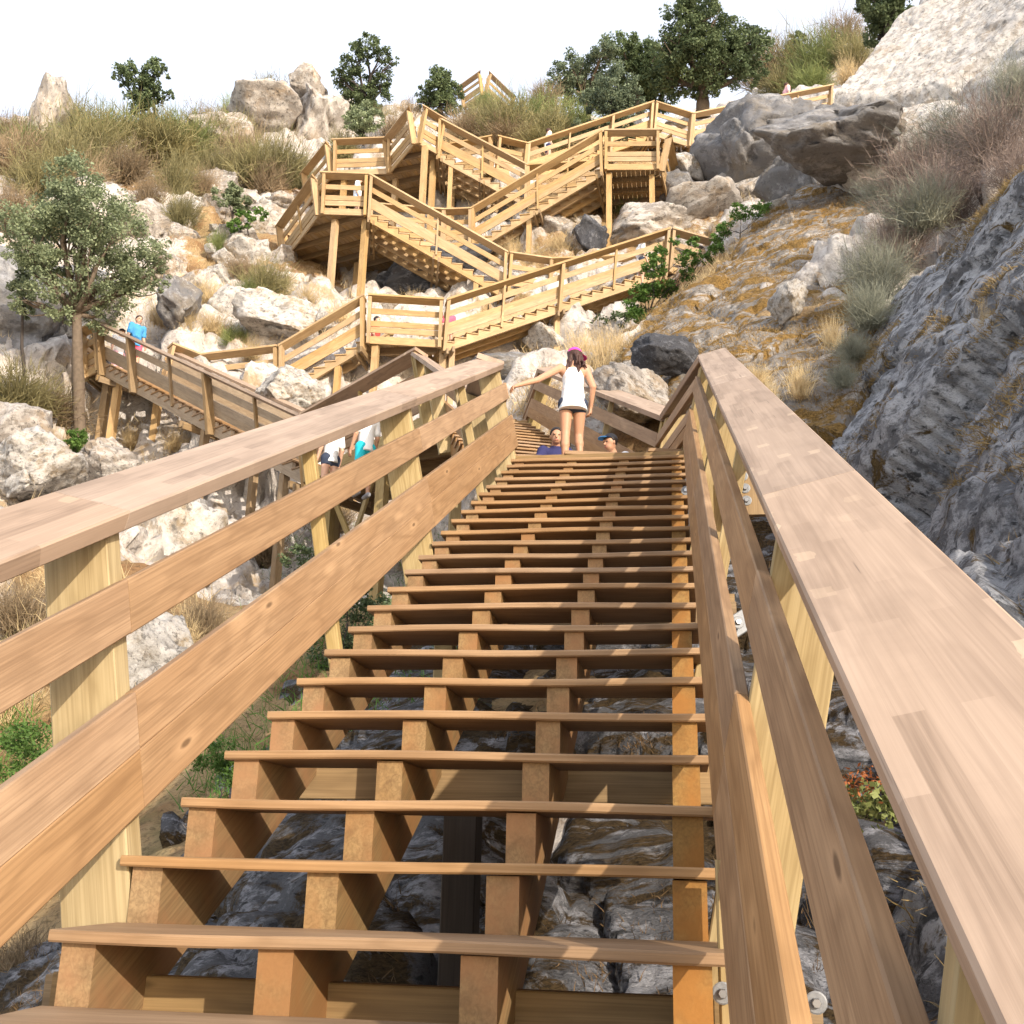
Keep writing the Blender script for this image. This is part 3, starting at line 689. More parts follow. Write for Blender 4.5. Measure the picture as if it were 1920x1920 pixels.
for px_, py_, Y in ((1286, 920, 5.2), (1294, 899, 5.5)): bolt(at_y(px_, py_, Y), V(0, -1, 0), t0, .035)
# steel bracket anchoring the right-hand posts to the rock
br = at_y(1383, 1170, 2.6)
beam('steel_bracket', br-V(.10, .02, .07), br+V(.10, .05, .07), V(.3, -1, .2), .10, .008, M_STEEL, t0); bolt(br+V(0, -.03, 0), V(.2, -1, .1), t0, .03)
beam('steel_bracket', br+V(.10, .10, .10), br+V(.18, .22, -.16), V(.3, -1, .2), .09, .008, M_STEEL, t0)

# --- helpers to lay flights from handrail points seen in the photo
def lay(label, Ar, Br, side, mats, sup=(), nstr=4, group=None, width=W):
    """Ar, Br: handrail top at foot and head; side=+1 when that rail is on the right-hand side going up"""
    hd = unit(V(*(Br-Ar)[:2], 0)); rt = V(hd[1], -hd[0], 0); off = width/2+.28
    A = Ar-ZUP-rt*side*off; L = np.linalg.norm((Br-Ar)[:2]); dz = Br[2]-Ar[2]
    n = max(2, round(dz/.172)); return flight(label, A, hd, n, dz/n, L/n, width, mats, nstr=nstr, sup=sup, group=group)
def inn(P, q, k=.28):   # move a rail point inwards to the deck edge (towards q)
    return P
zL0 = 23*RISE
r2a = V(1.45, 8.75, zL0+1); r2b = at_d(1022, 688, 18.96)
F2 = lay('second stair flight veering left behind the girl', r2a, r2b, 1, NEAR, sup=(1.2, 4.0))
landing('small landing where the girl stands between two flights', [F0.lB[:2], F0.rB[:2], F2.rA[:2], F2.lA[:2]], zL0, (1, 3), NEAR, (1, .2), near=True, cols=((1.4, 7.9), (.1, 7.8)))
z2 = r2b[2]-1
zA = 13.0
r3a = at_z(570, 780, z2+1); r3b = at_z(186, 603, zA)
F3 = lay('shade-toned stair flight climbing to the man in the blue shirt', r3a, r3b, -1, (M_RAIL, M_GREY, M_BEAM, M_TREAD, M_GREY, M_BEAM), sup=(1.0, 4.0))  # shade on this flight is put into its greyer, darker timber
landing('level walkway on tall braced columns below the shade-toned flight', [F2.lB[:2], F2.rB[:2], at_z(988, 768, z2+1)[:2]+np.array([-.2, -.2]), F3.rA[:2], F3.lA[:2]], z2, (1, 2, 4), NEAR, (.3, 1), cols=((-3.4, 14.7), (-5.0, 16.8), (-2.6, 15.9), (-5.2, 17.7), (-1.5, 14.2)))
# cross braces below that walkway
tb = thing('cross_brace', 'crossed timber braces between the columns under the level walkway', 'brace', (-4.2, 15.7, 4.2))
beam('brace', V(-5.0, 16.75, 3.9), V(-3.45, 14.7, 6.8), V(.7, .7, 0), .12, .05, M_POST, tb); beam('brace', V(-3.4, 14.8, 4.2), V(-4.95, 16.7, 6.8), V(.7, .7, 0), .12, .05, M_POST, tb)
zB = 14.3; zC = 17.7; z7 = 20.0; z8 = 22.4; z9 = 24.2; z10 = 27.0
r4a, r4b = at_z(525, 650, zA), at_z(685, 555, zB); r5a, r5b = at_z(836, 564, zB), at_z(1255, 430, zC)
F4 = lay('short flight rising right behind the pyramid of white rock', r4a, r4b, 1, FAR, sup=(1.5,))
F5 = lay('bright stair flight rising right to the leafy green shrub', r5a, r5b, 1, FAR, sup=(.3, 3.2))
a0 = at_z(152, 626, zA)[:2]
landing('left-hand turning landing beside the tree trunk', [F3.lB[:2], a0+np.array([.25, .1]), a0+np.array([.3, 3.0]), F4.lA[:2], F4.rA[:2], at_z(365, 668, zA)[:2]+np.array([.05, .3]), F3.rB[:2]], zA-1, (0, 1, 2, 4, 5), FAR, (1, 0), cols=((-12.2, 21.3), (-11.4, 21.9), (-12.9, 22.0), (-10.6, 23.4), (-9.2, 23.2)))
landing('middle landing with paired corner posts above the white pyramid rock', [F4.rB[:2], F5.rA[:2], F5.lA[:2], F4.lB[:2]], zB-1, (0, 2), FAR, (0, 1), cols=((-6.2, 23.2), (-4.5, 23.7), (-5.4, 24.8)))
r6a, r6b = at_z(952, 475, zC), at_z(693, 329, z7)
F6 = lay('flight with sunlit tread shadows rising left to the big landing', r6a, r6b, -1, FAR, sup=(.9,))
e1 = at_z(1335, 455, zC)[:2]
landing('long landing running behind the leafy green shrub', [F5.rB[:2], e1+np.array([.1, .3]), e1+np.array([-.2, 2.2]), F6.rA[:2], F6.lA[:2], at_z(1030, 487, zC)[:2]+np.array([0, .28]), F5.lB[:2]], zC-1, (0, 1, 2, 4, 5), FAR, (0, 1), cols=((1.3, 27), (2.4, 27.8), (-2, 28.2)))
r8a, r8b = at_z(884, 393, z7), at_z(1130, 247, z8)
F8 = lay('upper flight rising right to the flared corner landing', r8a, r8b, 1, FAR, sup=(1.8,))
c1, c2 = at_z(587, 327, z7)[:2]+np.array([.25, .28]), at_z(521, 427, z7)[:2]+np.array([.3, .1])
landing('big flared landing on tall columns over the dark ledge', [F6.lB[:2], c1, c2, c2+np.array([1.5, 1.6]), F8.lA[:2], F8.rA[:2], at_z(830, 395, z7)[:2]+np.array([0, .28]), F6.rB[:2]], z7-1, (0, 1, 2, 3, 5, 6), FAR, (0.35, 1), cols=(tuple(c1+np.array([.35, .35])), tuple(F6.lB[:2]+np.array([-.1, .2])), tuple(c2+np.array([.8, .1])), (-8.6, 28.6), (-6.5, 28.4)))
r9a, r9b = at_z(990, 312, z8), at_z(822, 223, z9)
F9 = lay('topmost left-rising flight with dappled underside', r9a, r9b, -1, FAR, sup=(2.6,))
c3 = at_z(1250, 245, z8)[:2]+np.array([-.25, .28])
landing('flared corner landing beside the large smooth grey boulder', [F8.rB[:2], c3, c3+np.array([.3, 2.6]), F9.rA[:2], F9.lA[:2], F8.lB[:2]], z8-1, (0, 1, 2, 4), FAR, (0, 1), cols=(tuple(F8.rB[:2]+np.array([.15, .2])), tuple(c3+np.array([-.25, .25])), tuple(c3+np.array([-.1, 1.9])), (-.6, 30.0)))
r10a, r10b = at_z(988, 271, z9), at_z(1225, 192, z10)
F10 = lay('pale flight rising right behind the broom bushes', r10a, r10b, 1, FAR, sup=(2.0,))
cA, cB, cC, cD = [at_z(x, y, z9)[:2] for x, y in ((775, 200), (722, 262), (615, 265), (567, 328))]
landing('highest winding landing that bends left below the ridge trees', [F9.lB[:2], cA+np.array([.1, .28]), cB+np.array([.2, .25]), cC+np.array([.2, .28]), cD+np.array([.3, .1]), cD+np.array([1.6, 1.8]), F10.lA[:2], F10.rA[:2], at_z(926, 257, z9)[:2]+np.array([0, .28]), F9.rB[:2]], z9-1, (0, 1, 2, 3, 4, 5, 7, 8), FAR, (.2, 1), cols=(tuple(cA+np.array([.35, .5])), tuple(F9.lB[:2]+np.array([-.2, .3])), tuple(cB+np.array([.3, .6])), tuple(cC+np.array([.5, .6])), (-8.5, 32.2)))
t2 = at_z(1297, 215, z10); r11a, r11b = t2, at_z(1560, 161, z10+2.9)
F11 = lay('last visible flight rising right below the great oaks', r11a, r11b, 1, FAR, sup=(1.5, 4))
landing('narrow landing before the last visible flight', [F10.rB[:2], F11.rA[:2], F11.lA[:2], F10.lB[:2]], z10-1, (0, 2), FAR, (0, 1), cols=((1.6, 34),))
# --- the lookout far above
lz = 40.0
q0, q1, q2 = at_z(906, 131, lz)[:2], at_z(862, 158, lz)[:2], at_z(957, 177, lz)[:2]
landing('pointed lookout platform on posts against the white sky', [q0+np.array([0, .4]), q2+np.array([-.1, .4]), (q1+q2)/2+np.array([0, 4.0]), q1+np.array([.2, .4])], lz-1, (0, 3), (M_GREY, M_FAR, M_FAR, M_FAR, M_FAR, M_BEAM), (0, 1), cols=(tuple(q0+np.array([0, .6])), tuple(q1+np.array([.6, .9])), tuple(q2+np.array([-.7, .9]))))
lf = thing('railing', 'distant weathered railing behind the broom bushes', 'railing', at_d(995, 240, 55))
pa, pb_ = at_d(965, 222, 55)-ZUP, at_d(1030, 246, 56)-ZUP
rail_run(lf, pa, pb_, V(0, -1, 0), None, (M_GREY, M_FAR, M_GREY))
print('boardwalk done')

# ------------------------------------------------------------------ vegetation
def leafmat(name, a, b, trans=.3, var=.5):
    m, nt, p = newmat(name, .6, .25); L = nt.links.new
    ge = N(nt, 'NewGeometry'); oi = N(nt, 'ObjectInfo')
    col = mixc(nt, ge.outputs['Random Per Island'], a, b)
    tc = N(nt, 'TexCoord'); n = N(nt, 'TexNoise', Scale=1.3, Detail=3.0); L(tc.outputs['Object'], n.inputs['Vector'])
    col = mixc(nt, math_(nt, 'MULTIPLY', ramp(nt, n.outputs[0], [(.38, 0.0), (.66, 1.0)]), var), col, tuple(c*1.5+.01 for c in b))
    hv = N(nt, 'HueSaturation'); L(col, hv.inputs['Color']); L(math_(nt, 'ADD', math_(nt, 'MULTIPLY', oi.outputs['Random'], .4), .8), hv.inputs['Value'])
    L(hv.outputs[0], p.inputs['Base Color'])
    tr = N(nt, 'BsdfTranslucent'); L(hv.outputs[0], tr.inputs[0]); mx = N(nt, 'MixShader'); mx.inputs[0].default_value = trans
    L(p.outputs[0], mx.inputs[1]); L(tr.outputs[0], mx.inputs[2]); L(mx.outputs[0], nt.nodes['Material Output'].inputs[0])
    return m
L_OAK = leafmat('oak_leaf', (.06, .09, .045), (.15, .19, .09))
L_TREE = leafmat('cork_oak_leaf', (.10, .13, .07), (.24, .275, .16))
L_BLUE = leafmat('bluish_leaf', (.075, .105, .07), (.19, .23, .145))
L_GREEN = leafmat('fresh_leaf', (.05, .11, .02), (.13, .22, .05))
L_OLIVE = leafmat('broom_olive', (.12, .11, .045), (.24, .21, .10))
L_BROWN = leafmat('broom_brown', (.15, .105, .06), (.28, .21, .13))
L_LIME = leafmat('broom_green', (.10, .125, .04), (.22, .25, .09))
L_TWIG = leafmat('grey_twig', (.11, .075, .06), (.24, .185, .155), .1)
L_SAGE = leafmat('sage_twig', (.11, .115, .085), (.24, .24, .18), .2)
L_DRY = leafmat('dry_grass_blade', (.36, .26, .13), (.60, .47, .27), .3)
L_GRASS = leafmat('green_grass_blade', (.05, .12, .02), (.13, .26, .05), .3)
L_MOSS = leafmat('brown_moss', (.10, .065, .025), (.26, .18, .07), .1)
L_SUCC = leafmat('stonecrop', (.10, .14, .04), (.28, .30, .10), .2)
M_BARK = plain('bark', (.15, .115, .085), .9, 0, .5, 14)
M_BARKD = plain('dark_bark', (.055, .045, .04), .9, 0, .5, 14)

def leaf_quads(C, size, r, up=.3, asp=.55):
    n = len(C); a = r.normal(size=(n, 3)); a[:, 2] = a[:, 2]*.7; a /= np.linalg.norm(a, axis=1, keepdims=True)
    b = r.normal(size=(n, 3)); b[:, 2] *= (1-up); b -= a*(a*b).sum(1, keepdims=True); b /= np.linalg.norm(b, axis=1, keepdims=True)
    s = size*r.uniform(.6, 1.25, n)[:, None]
    V_ = np.stack([C-a*s*.5, C+b*s*asp*.5, C+a*s*.5, C-b*s*asp*.5], 1).reshape(-1, 3)
    return V_, np.arange(n*4).reshape(-1, 4)
def ribbons(B, D, Ln, wd, r, seg=3, bend=.35, grav=.15):
    """curved tapering blades: base B, direction D, length Ln, width wd"""
    n = len(B); D = D/np.linalg.norm(D, axis=1, keepdims=True); Ln = np.asarray(Ln).reshape(-1, 1)*np.ones((n, 1)); wd = np.asarray(wd).reshape(-1, 1)*np.ones((n, 1))
    side = np.cross(D, r.normal(size=(n, 3))); side /= np.maximum(np.linalg.norm(side, axis=1, keepdims=True), 1e-6)
    bd = r.normal(size=(n, 3))*bend; rows = []
    for k in range(seg+1):
        t = k/seg; c = B+D*Ln*t+(bd+np.array([0, 0, -grav]))*Ln*t*t*.5; w = wd*(1-t*.85)*.5
        rows += [c-side*w, c+side*w]
    V_ = np.stack(rows, 1).reshape(-1, 3); m = 2*(seg+1); base = (np.arange(n)*m)[:, None]
    f = np.concatenate([base+np.array([[2*k, 2*k+1, 2*k+3, 2*k+2]]) for k in range(seg)], 0)
    return V_, f
def tube(pts, rad, k=7):
    pts = np.asarray(pts, float); vs = []; fs = []
    for i, p in enumerate(pts):
        d = unit(pts[min(i+1, len(pts)-1)]-pts[max(i-1, 0)]); u = unit(np.cross(d, V(.31, .95, .1))); v = np.cross(d, u)
        for a in range(k): vs.append(p+(u*math.cos(6.2832*a/k)+v*math.sin(6.2832*a/k))*rad[i]*(1+.12*math.sin(a*2.3+i*1.7)))
    for i in range(len(pts)-1):
        for a in range(k): fs.append([i*k+a, i*k+(a+1) % k, (i+1)*k+(a+1) % k, (i+1)*k+a])
    return np.array(vs), np.array(fs)
def joinm(parts):
    vs, fs, o = [], [], 0
    for v, f in parts: vs.append(v); fs.append(f+o); o += len(v)
    return np.concatenate(vs), np.concatenate(fs)
def limb(a, b, r0, r1, rr, n=6, wig=.12):
    a, b = np.asarray(a, float), np.asarray(b, float); L = np.linalg.norm(b-a)
    ph = rr.normal(size=3)*wig*L; pts = [a+(b-a)*t+ph*math.sin(t*3.1416)*.6+rr.normal(size=3)*wig*.12*L*(0 < t < 1) for t in np.linspace(0, 1, n)]
    return pts, tube(pts, np.linspace(r0, r1, n))
def tree(label, base, d, lobes, leaf, lmat, bark, n=5000, r0=.16, fork=None, depth=.75, group=None, name='tree', clump=.32, seed=1, dens=1.0):
    """base px, lobes (px, py, radius px): a trunk with limbs reaching into each leaf mass"""
    rr = np.random.default_rng(seed); sc = d/FPX; B = at_d(base[0], base[1], d); B[2] -= .3
    t = thing(name, label, 'tree' if 'shrub' not in name and 'bush' not in name else 'shrub', B, group)
    Lc = [(at_d(x, y, d)+unit(CF*np.array([1, 1, 0]))*rr.uniform(-1, 1)*r*sc*depth*1.1, r*sc) for x, y, r in lobes]
    fk = at_d(fork[0], fork[1], d) if fork else B+(np.mean([c for c, _ in Lc], 0)-B)*.45
    pts, tr = limb(B, fk, r0, r0*.7, rr, 7, .06); parts = [tr]
    for c, r in Lc:
        bp, bt = limb(fk, c, r0*.5, r0*.12, rr, 6, .14); parts.append(bt)
        for _ in range(4):
            e = c+unit(rr.normal(size=3))*r*.8; s_ = bp[rr.integers(2, 5)]; parts.append(limb(s_, e, r0*.16, r0*.03, rr, 4, .12)[1])
    v, f = joinm(parts); obj('trunk', fastmesh('trunk', v-B, f, bark, True), t)
    tot = sum(r**2 for _, r in Lc); C_ = []; n = int(n*2.0); leaf = leaf*.78
    for c, r in Lc:
        m = int(n*dens*r*r/tot); nc = max(7, int(14+r*16)); u = rr.normal(size=(nc, 3)); u /= np.linalg.norm(u, axis=1, keepdims=True)
        cc = c+u*(rr.uniform(.35, 1.0, nc)**.6)[:, None]*r*np.array([1, 1, .85]); cr = r*clump*rr.uniform(.6, 1.3, nc)
        k = rr.integers(0, nc, m); w = rr.normal(size=(m, 3)); w /= np.linalg.norm(w, axis=1, keepdims=True)
        C_.append(cc[k]+w*(rr.uniform(0, 1, m)**.45*cr[k])[:, None]*np.array([1, 1, .75]))
    v, f = leaf_quads(np.concatenate(C_), leaf, rr); obj('crown', fastmesh('crown', v-B, f, lmat), t)
    return t
tree('broad cork oak with rounded crown beside the left-hand landing', (152, 850), 29.4, [(150, 365, 50), (175, 385, 45), (110, 385, 45), (85, 425, 55), (190, 420, 62), (60, 450, 55), (140, 455, 75), (235, 455, 60), (290, 470, 34), (30, 445, 40), (110, 520, 60), (200, 520, 62), (265, 505, 42), (60, 510, 45), (290, 520, 26), (180, 580, 34), (225, 555, 30), (110, 575, 34), (40, 560, 26)], .10, L_TREE, M_BARK, 22000, .17, (143, 585), seed=3)
tree('slim dark sapling against the speckled rock wall', (52, 765), 30.0, [(44, 500, 20), (42, 540, 22), (44, 575, 16)], .10, L_TREE, M_BARKD, 1200, .05, (42, 590), seed=4, name='sapling')
tree('lone windswept tree on the left ridge', (268, 232), 51, [(265, 170, 30), (222, 135, 20), (240, 128, 16), (290, 150, 26), (300, 135, 16), (265, 205, 28), (318, 178, 10), (285, 185, 26), (255, 150, 20)], .17, L_OAK, M_BARKD, 3200, .14, (268, 205), seed=5)
tree('tall ragged tree above the bending landing', (690, 240), 52, [(690, 88, 24), (668, 112, 24), (715, 105, 20), (650, 150, 26), (680, 150, 32), (715, 145, 22), (665, 185, 28), (700, 190, 30), (635, 140, 14), (690, 215, 26), (738, 120, 10)], .17, L_OAK, M_BARKD, 5200, .17, (690, 195), seed=6)
tree('neat dense tree left of the lookout platform', (825, 222), 50, [(822, 145, 24), (805, 165, 22), (843, 165, 24), (822, 180, 28), (800, 195, 16), (850, 195, 18), (828, 205, 22)], .15, L_OAK, M_BARKD, 4200, .14, (825, 195), seed=7)
tree('huge dark oak towering over the top flight', (1318, 210), 53, [(1310, 30, 42), (1345, 15, 34), (1280, 60, 42), (1330, 75, 50), (1395, 60, 36), (1405, 95, 34), (1370, 115, 46), (1300, 115, 52), (1260, 110, 40), (1250, 145, 30), (1340, 150, 40), (1400, 140, 32), (1290, 165, 30), (1425, 75, 16)], .19, L_OAK, M_BARK, 16000, .34, (1318, 165), seed=8)
tree('round-topped oak between the lookout and the huge oak', (1200, 210), 55, [(1200, 95, 36), (1165, 100, 34), (1230, 100, 36), (1190, 135, 44), (1225, 145, 40), (1150, 135, 32), (1215, 175, 30), (1245, 165, 30)], .19, L_OAK, M_BARK, 9500, .25, (1200, 180), seed=9)
tree('lower grey-green oak at the left of the oak grove', (1100, 215), 54, [(1100, 118, 32), (1070, 140, 32), (1120, 150, 36), (1045, 165, 28), (1085, 170, 32), (1130, 105, 26), (1130, 180, 28)], .18, L_BLUE, M_BARK, 6500, .2, (1100, 190), seed=10)
tree('blue-green bushy tree overhanging the pale flight', (1150, 262), 45, [(1150, 175, 38), (1120, 190, 26), (1180, 190, 30), (1150, 210, 34), (1140, 240, 30), (1175, 232, 26), (1092, 245, 20), (1110, 262, 16)], .14, L_BLUE, M_BARKD, 6500, .12, (1150, 235), seed=11)
tree('dark oak rising behind the huge white slab', (1660, 130), 50, [(1650, 15, 40), (1690, 5, 36), (1625, 20, 26), (1665, 50, 34), (1640, 70, 24), (1680, -30, 40)], .18, L_OAK, M_BARKD, 6000, .25, (1660, 70), seed=12)
tree('small pointed tree on the skyline right of the grove', (1497, 130), 62, [(1497, 68, 14), (1490, 85, 15), (1505, 92, 15)], .2, L_BLUE, M_BARKD, 1100, .12, seed=13)
tree('small round tree growing from the white rocks', (435, 445), 38.5, [(435, 355, 20), (420, 372, 20), (450, 375, 20), (435, 385, 18)], .12, L_TREE, M_BARKD, 1900, .05, (435, 415), seed=14)
tree('bright bush at the foot of the small round tree', (468, 425), 38, [(455, 408, 18), (485, 398, 14), (440, 425, 12)], .12, L_GREEN, M_BARKD, 900, .03, seed=15, name='bush')
tree('green rounded bush in front of the ragged ridge tree', (682, 262), 47, [(682, 215, 26), (665, 232, 22), (700, 235, 22), (682, 245, 22)], .13, L_TREE, M_BARKD, 2800, .05, seed=16, name='bush')
tree('leafy green shrub growing through the end of the bright flight', (1215, 640), 29.5, [(1235, 470, 18), (1225, 510, 24), (1210, 545, 26), (1245, 545, 24), (1290, 490, 20), (1300, 455, 12), (1340, 470, 16), (1195, 575, 24), (1235, 590, 24), (1190, 600, 20), (1290, 520, 16), (1265, 450, 10), (1325, 490, 14)], .115, L_GREEN, M_BARKD, 3400, .03, (1215, 600), seed=17, name='shrub', clump=.4)
tree('green sprigs along the upper edge of the mossy slab', (1385, 440), 32, [(1385, 400, 18), (1360, 425, 16), (1420, 400, 16), (1345, 450, 14), (1440, 385, 10)], .10, L_GREEN, M_BARKD, 1100, .02, seed=18, name='shrub', clump=.45)
tree('dark green thicket left of the stairs below the walkway', (650, 1260), 10.5, [(600, 1075, 40), (650, 1120, 48), (700, 1150, 40), (560, 1050, 30), (640, 1190, 46), (690, 1220, 40), (610, 1230, 36), (570, 1120, 34)], .05, L_OAK, M_BARKD, 4200, .02, seed=21, name='shrub', clump=.4)
tree('fresh green weed clump beside the near treads', (420, 1440), 7.0, [(405, 1420, 34), (440, 1450, 28)], .03, L_GREEN, M_BARKD, 900, .006, seed=22, name='shrub', clump=.45)
tree('sunny green weeds under the near end of the left railing', (40, 1480), 7.5, [(30, 1400, 50), (70, 1440, 44), (10, 1470, 46), (60, 1510, 34)], .035, L_GREEN, M_BARKD, 2200, .006, seed=23, name='shrub', clump=.45)
tree('low green shrub beside the leaning columns', (150, 845), 25.5, [(150, 825, 22), (128, 832, 16)], .09, L_GREEN, M_BARKD, 900, .02, seed=19, name='shrub')
tree('dark leafy shrub under the bright flight beside its column', (1140, 640), 31.5, [(1120, 615, 22), (1085, 625, 20), (1165, 605, 22), (1190, 625, 16)], .10, L_OAK, M_BARKD, 1700, .02, seed=20, name='shrub')

def broom_mesh(seed, lmat, n=620, wd=.022, spread=.9, h=1.0, twig=3):
    r = np.random.default_rng(seed); D = r.normal(size=(n, 3))*np.array([spread, spread, .35])+np.array([0, 0, 1.0]); B = r.normal(size=(n, 3))*np.array([.22, .22, .05])
    Ln = h*r.uniform(.55, 1.05, n); v1, f1 = ribbons(B, D, Ln, wd, r, 3, .35, .1)
    Dn = D/np.linalg.norm(D, axis=1, keepdims=True); parts = [(v1, f1)]
    for k in range(twig):
        t = r.uniform(.4, .95, n)[:, None]; b2 = B+Dn*Ln[:, None]*t; d2 = Dn+r.normal(size=(n, 3))*.5; parts.append(ribbons(b2, d2, Ln*r.uniform(.2, .45, n), wd*.7, r, 2, .3, .05))
    v, f = joinm(parts); return fastmesh('foliage', v, f, lmat)
BR = {}
for key, mt, sd_, kw in (('o', L_OLIVE, 41, {}), ('b', L_BROWN, 42, {}), ('g', L_LIME, 43, {}), ('t', L_TWIG, 44, dict(n=520, wd=.010, twig=5)), ('s', L_SAGE, 45, dict(n=560, wd=.012, twig=5)), ('d', L_DRY, 46, dict(n=420, wd=.016, spread=.55, twig=1))):
    BR[key] = [broom_mesh(sd_*10+i, mt, **kw) for i in range(3)]
BLAB = {'o': ('olive broom bush on the rocky ridge slope', 'olive brooms'), 'b': ('brownish half-dry broom bush among the rocks', 'brown brooms'), 'g': ('fresh green broom bush on the slope', 'green brooms'), 't': ('bare brown twiggy shrub above the dark rock face', 'bare shrubs'), 's': ('grey-green wispy shrub rooted on the rock face', 'wispy shrubs'), 'd': ('tuft of tall straw-coloured grass', 'grass tufts')}
def bush(x, y, w, h, k, d=None, lab=None, lean=(0, 0)):
    P, dd_ = on_ground(x, y+h*.45) if d is None else (at_d(x, y+h*.45, d), d)
    sc = dd_/FPX; o = obj('broom_bush' if k in 'obg' else ('grass_tuft' if k == 'd' else 'twiggy_shrub'), random.choice(BR[k]), loc=P-V(0, 0, .08))
    o.scale = (w*sc*.62, w*sc*.62, h*sc*1.02); o.rotation_euler = (lean[0], lean[1], random.uniform(0, 6.28))
    where = 'on the ridge near the lone windswept tree' if (x < 600 and y < 290) else 'among white rocks on the left slope' if (x < 600 and y < 480) else 'near the big rounded boulder' if (x < 700 and 480 <= y < 660 and x > 280) else 'on the lower left slope below the cork oak' if x < 600 else 'around the lookout platform' if (x < 1110 and y < 300) else 'below the upper flights' if (x < 1200 and y < 600) else 'under the great oaks' if (y < 170 and x < 1640) else 'beside the turning flight' if x < 1210 else 'along the edge of the mossy slab' if x < 1450 else 'above the dark rock face'
    kind = {'o': 'olive broom bush', 'b': 'brownish half-dry broom bush', 'g': 'fresh green broom bush', 't': 'bare brown twiggy shrub', 's': 'grey-green wispy shrub', 'd': 'tuft of straw-coloured grass'}[k]
    tag(o, lab or kind+' '+where, 'grass' if k == 'd' else 'bush', None if lab else (kind+'es ' if kind.endswith('h') else kind+'s ')+where)
for q in ((30, 290, 120, 110, 'b'), (70, 330, 110, 90, 'o'), (120, 300, 120, 110, 'o'), (170, 260, 130, 120, 'o'), (215, 245, 120, 90, 'g'), (270, 262, 120, 80, 'o'), (310, 265, 130, 80, 'o'), (350, 258, 110, 80, 'g'), (385, 225, 70, 60, 'b'), (420, 245, 90, 80, 'o'), (455, 280, 90, 90, 'b'), (480, 300, 110, 110, 'o'), (530, 300, 90, 110, 'o'), (540, 205, 90, 80, 'b'), (510, 172, 70, 60, 'o'), (160, 330, 90, 70, 'b'), (240, 310, 90, 80, 'b'), (330, 330, 70, 90, 'o'), (400, 310, 80, 90, 'o'), (20, 380, 80, 60, 'b'), (340, 390, 60, 70, 'o'), (505, 330, 70, 70, 'b'), (560, 320, 50, 70, 'o'), (20, 240, 60, 60, 'b'), (445, 205, 60, 60, 'g'), (130, 225, 90, 70, 'o'), (100, 400, 70, 60, 'o'), (280, 360, 60, 60, 'b'), (410, 450, 40, 50, 'g'), (385, 340, 50, 60, 'b'), (60, 270, 100, 70, 'g'), (300, 235, 80, 50, 'g'),
          (500, 520, 90, 70, 'o'), (470, 545, 60, 50, 'g'), (575, 545, 60, 40, 'd'), (640, 580, 70, 45, 'd'), (350, 600, 70, 50, 'd'), (400, 600, 80, 50, 'd'), (440, 625, 50, 40, 'g'), (330, 560, 60, 60, 'd'), (300, 580, 60, 50, 'd'), (30, 730, 140, 90, 'o'), (90, 755, 120, 80, 'b'), (15, 790, 70, 60, 'o'), (110, 830, 80, 60, 'd'), (250, 815, 70, 40, 'd'), (330, 820, 60, 40, 'd'), (450, 500, 60, 50, 'b'), (390, 540, 70, 50, 'd'), (470, 650, 60, 40, 'd'),
          (640, 270, 60, 60, 'o'), (740, 240, 60, 70, 'b'), (770, 212, 60, 60, 'b'), (870, 240, 90, 60, 'b'), (895, 215, 60, 70, 'o'), (945, 222, 110, 90, 'o'), (990, 212, 100, 80, 'g'), (1035, 232, 90, 70, 'o'), (1070, 222, 100, 70, 'g'), (880, 252, 80, 40, 'b'), (950, 252, 90, 40, 'b'), (1020, 178, 60, 60, 'b'), (915, 190, 50, 50, 'g'), (720, 225, 50, 60, 'o'), (1010, 255, 80, 40, 'o'), (850, 262, 50, 40, 'd'), (890, 335, 60, 50, 'd'), (860, 345, 50, 40, 'd'),
          (1440, 120, 100, 90, 'b'), (1490, 115, 110, 90, 'o'), (1540, 108, 110, 90, 'g'), (1580, 65, 90, 80, 'b'), (1600, 95, 80, 60, 'o'), (1470, 155, 90, 50, 'o'), (1520, 150, 80, 50, 'g'), (1590, 130, 60, 50, 'd'), (1050, 455, 60, 45, 'd'), (1010, 470, 50, 40, 'd'), (1090, 425, 50, 40, 'd'), (1180, 385, 50, 40, 'g'), (960, 460, 50, 40, 'd'), (1090, 640, 90, 80, 'd'), (1130, 650, 90, 90, 'd'), (1160, 635, 70, 70, 'd'), (1180, 680, 80, 60, 'd'), (1080, 680, 60, 40, 'd'), (1020, 690, 60, 40, 'd'), (1200, 700, 60, 50, 'd'), (780, 560, 60, 40, 'd'), (40, 1130, 120, 90, 'b'), (160, 1180, 120, 80, 'b'), (60, 1230, 120, 90, 'o'), (380, 1150, 90, 90, 'b'), (500, 1020, 90, 70, 'b'), (620, 960, 90, 60, 'b'), (340, 1180, 90, 80, 'd'), (20, 1300, 120, 90, 'd'), (540, 1150, 80, 80, 'd'), (120, 1080, 100, 70, 'd'), (30, 1640, 160, 120, 'd'), (40, 1800, 160, 120, 'b')):
    bush(*q)
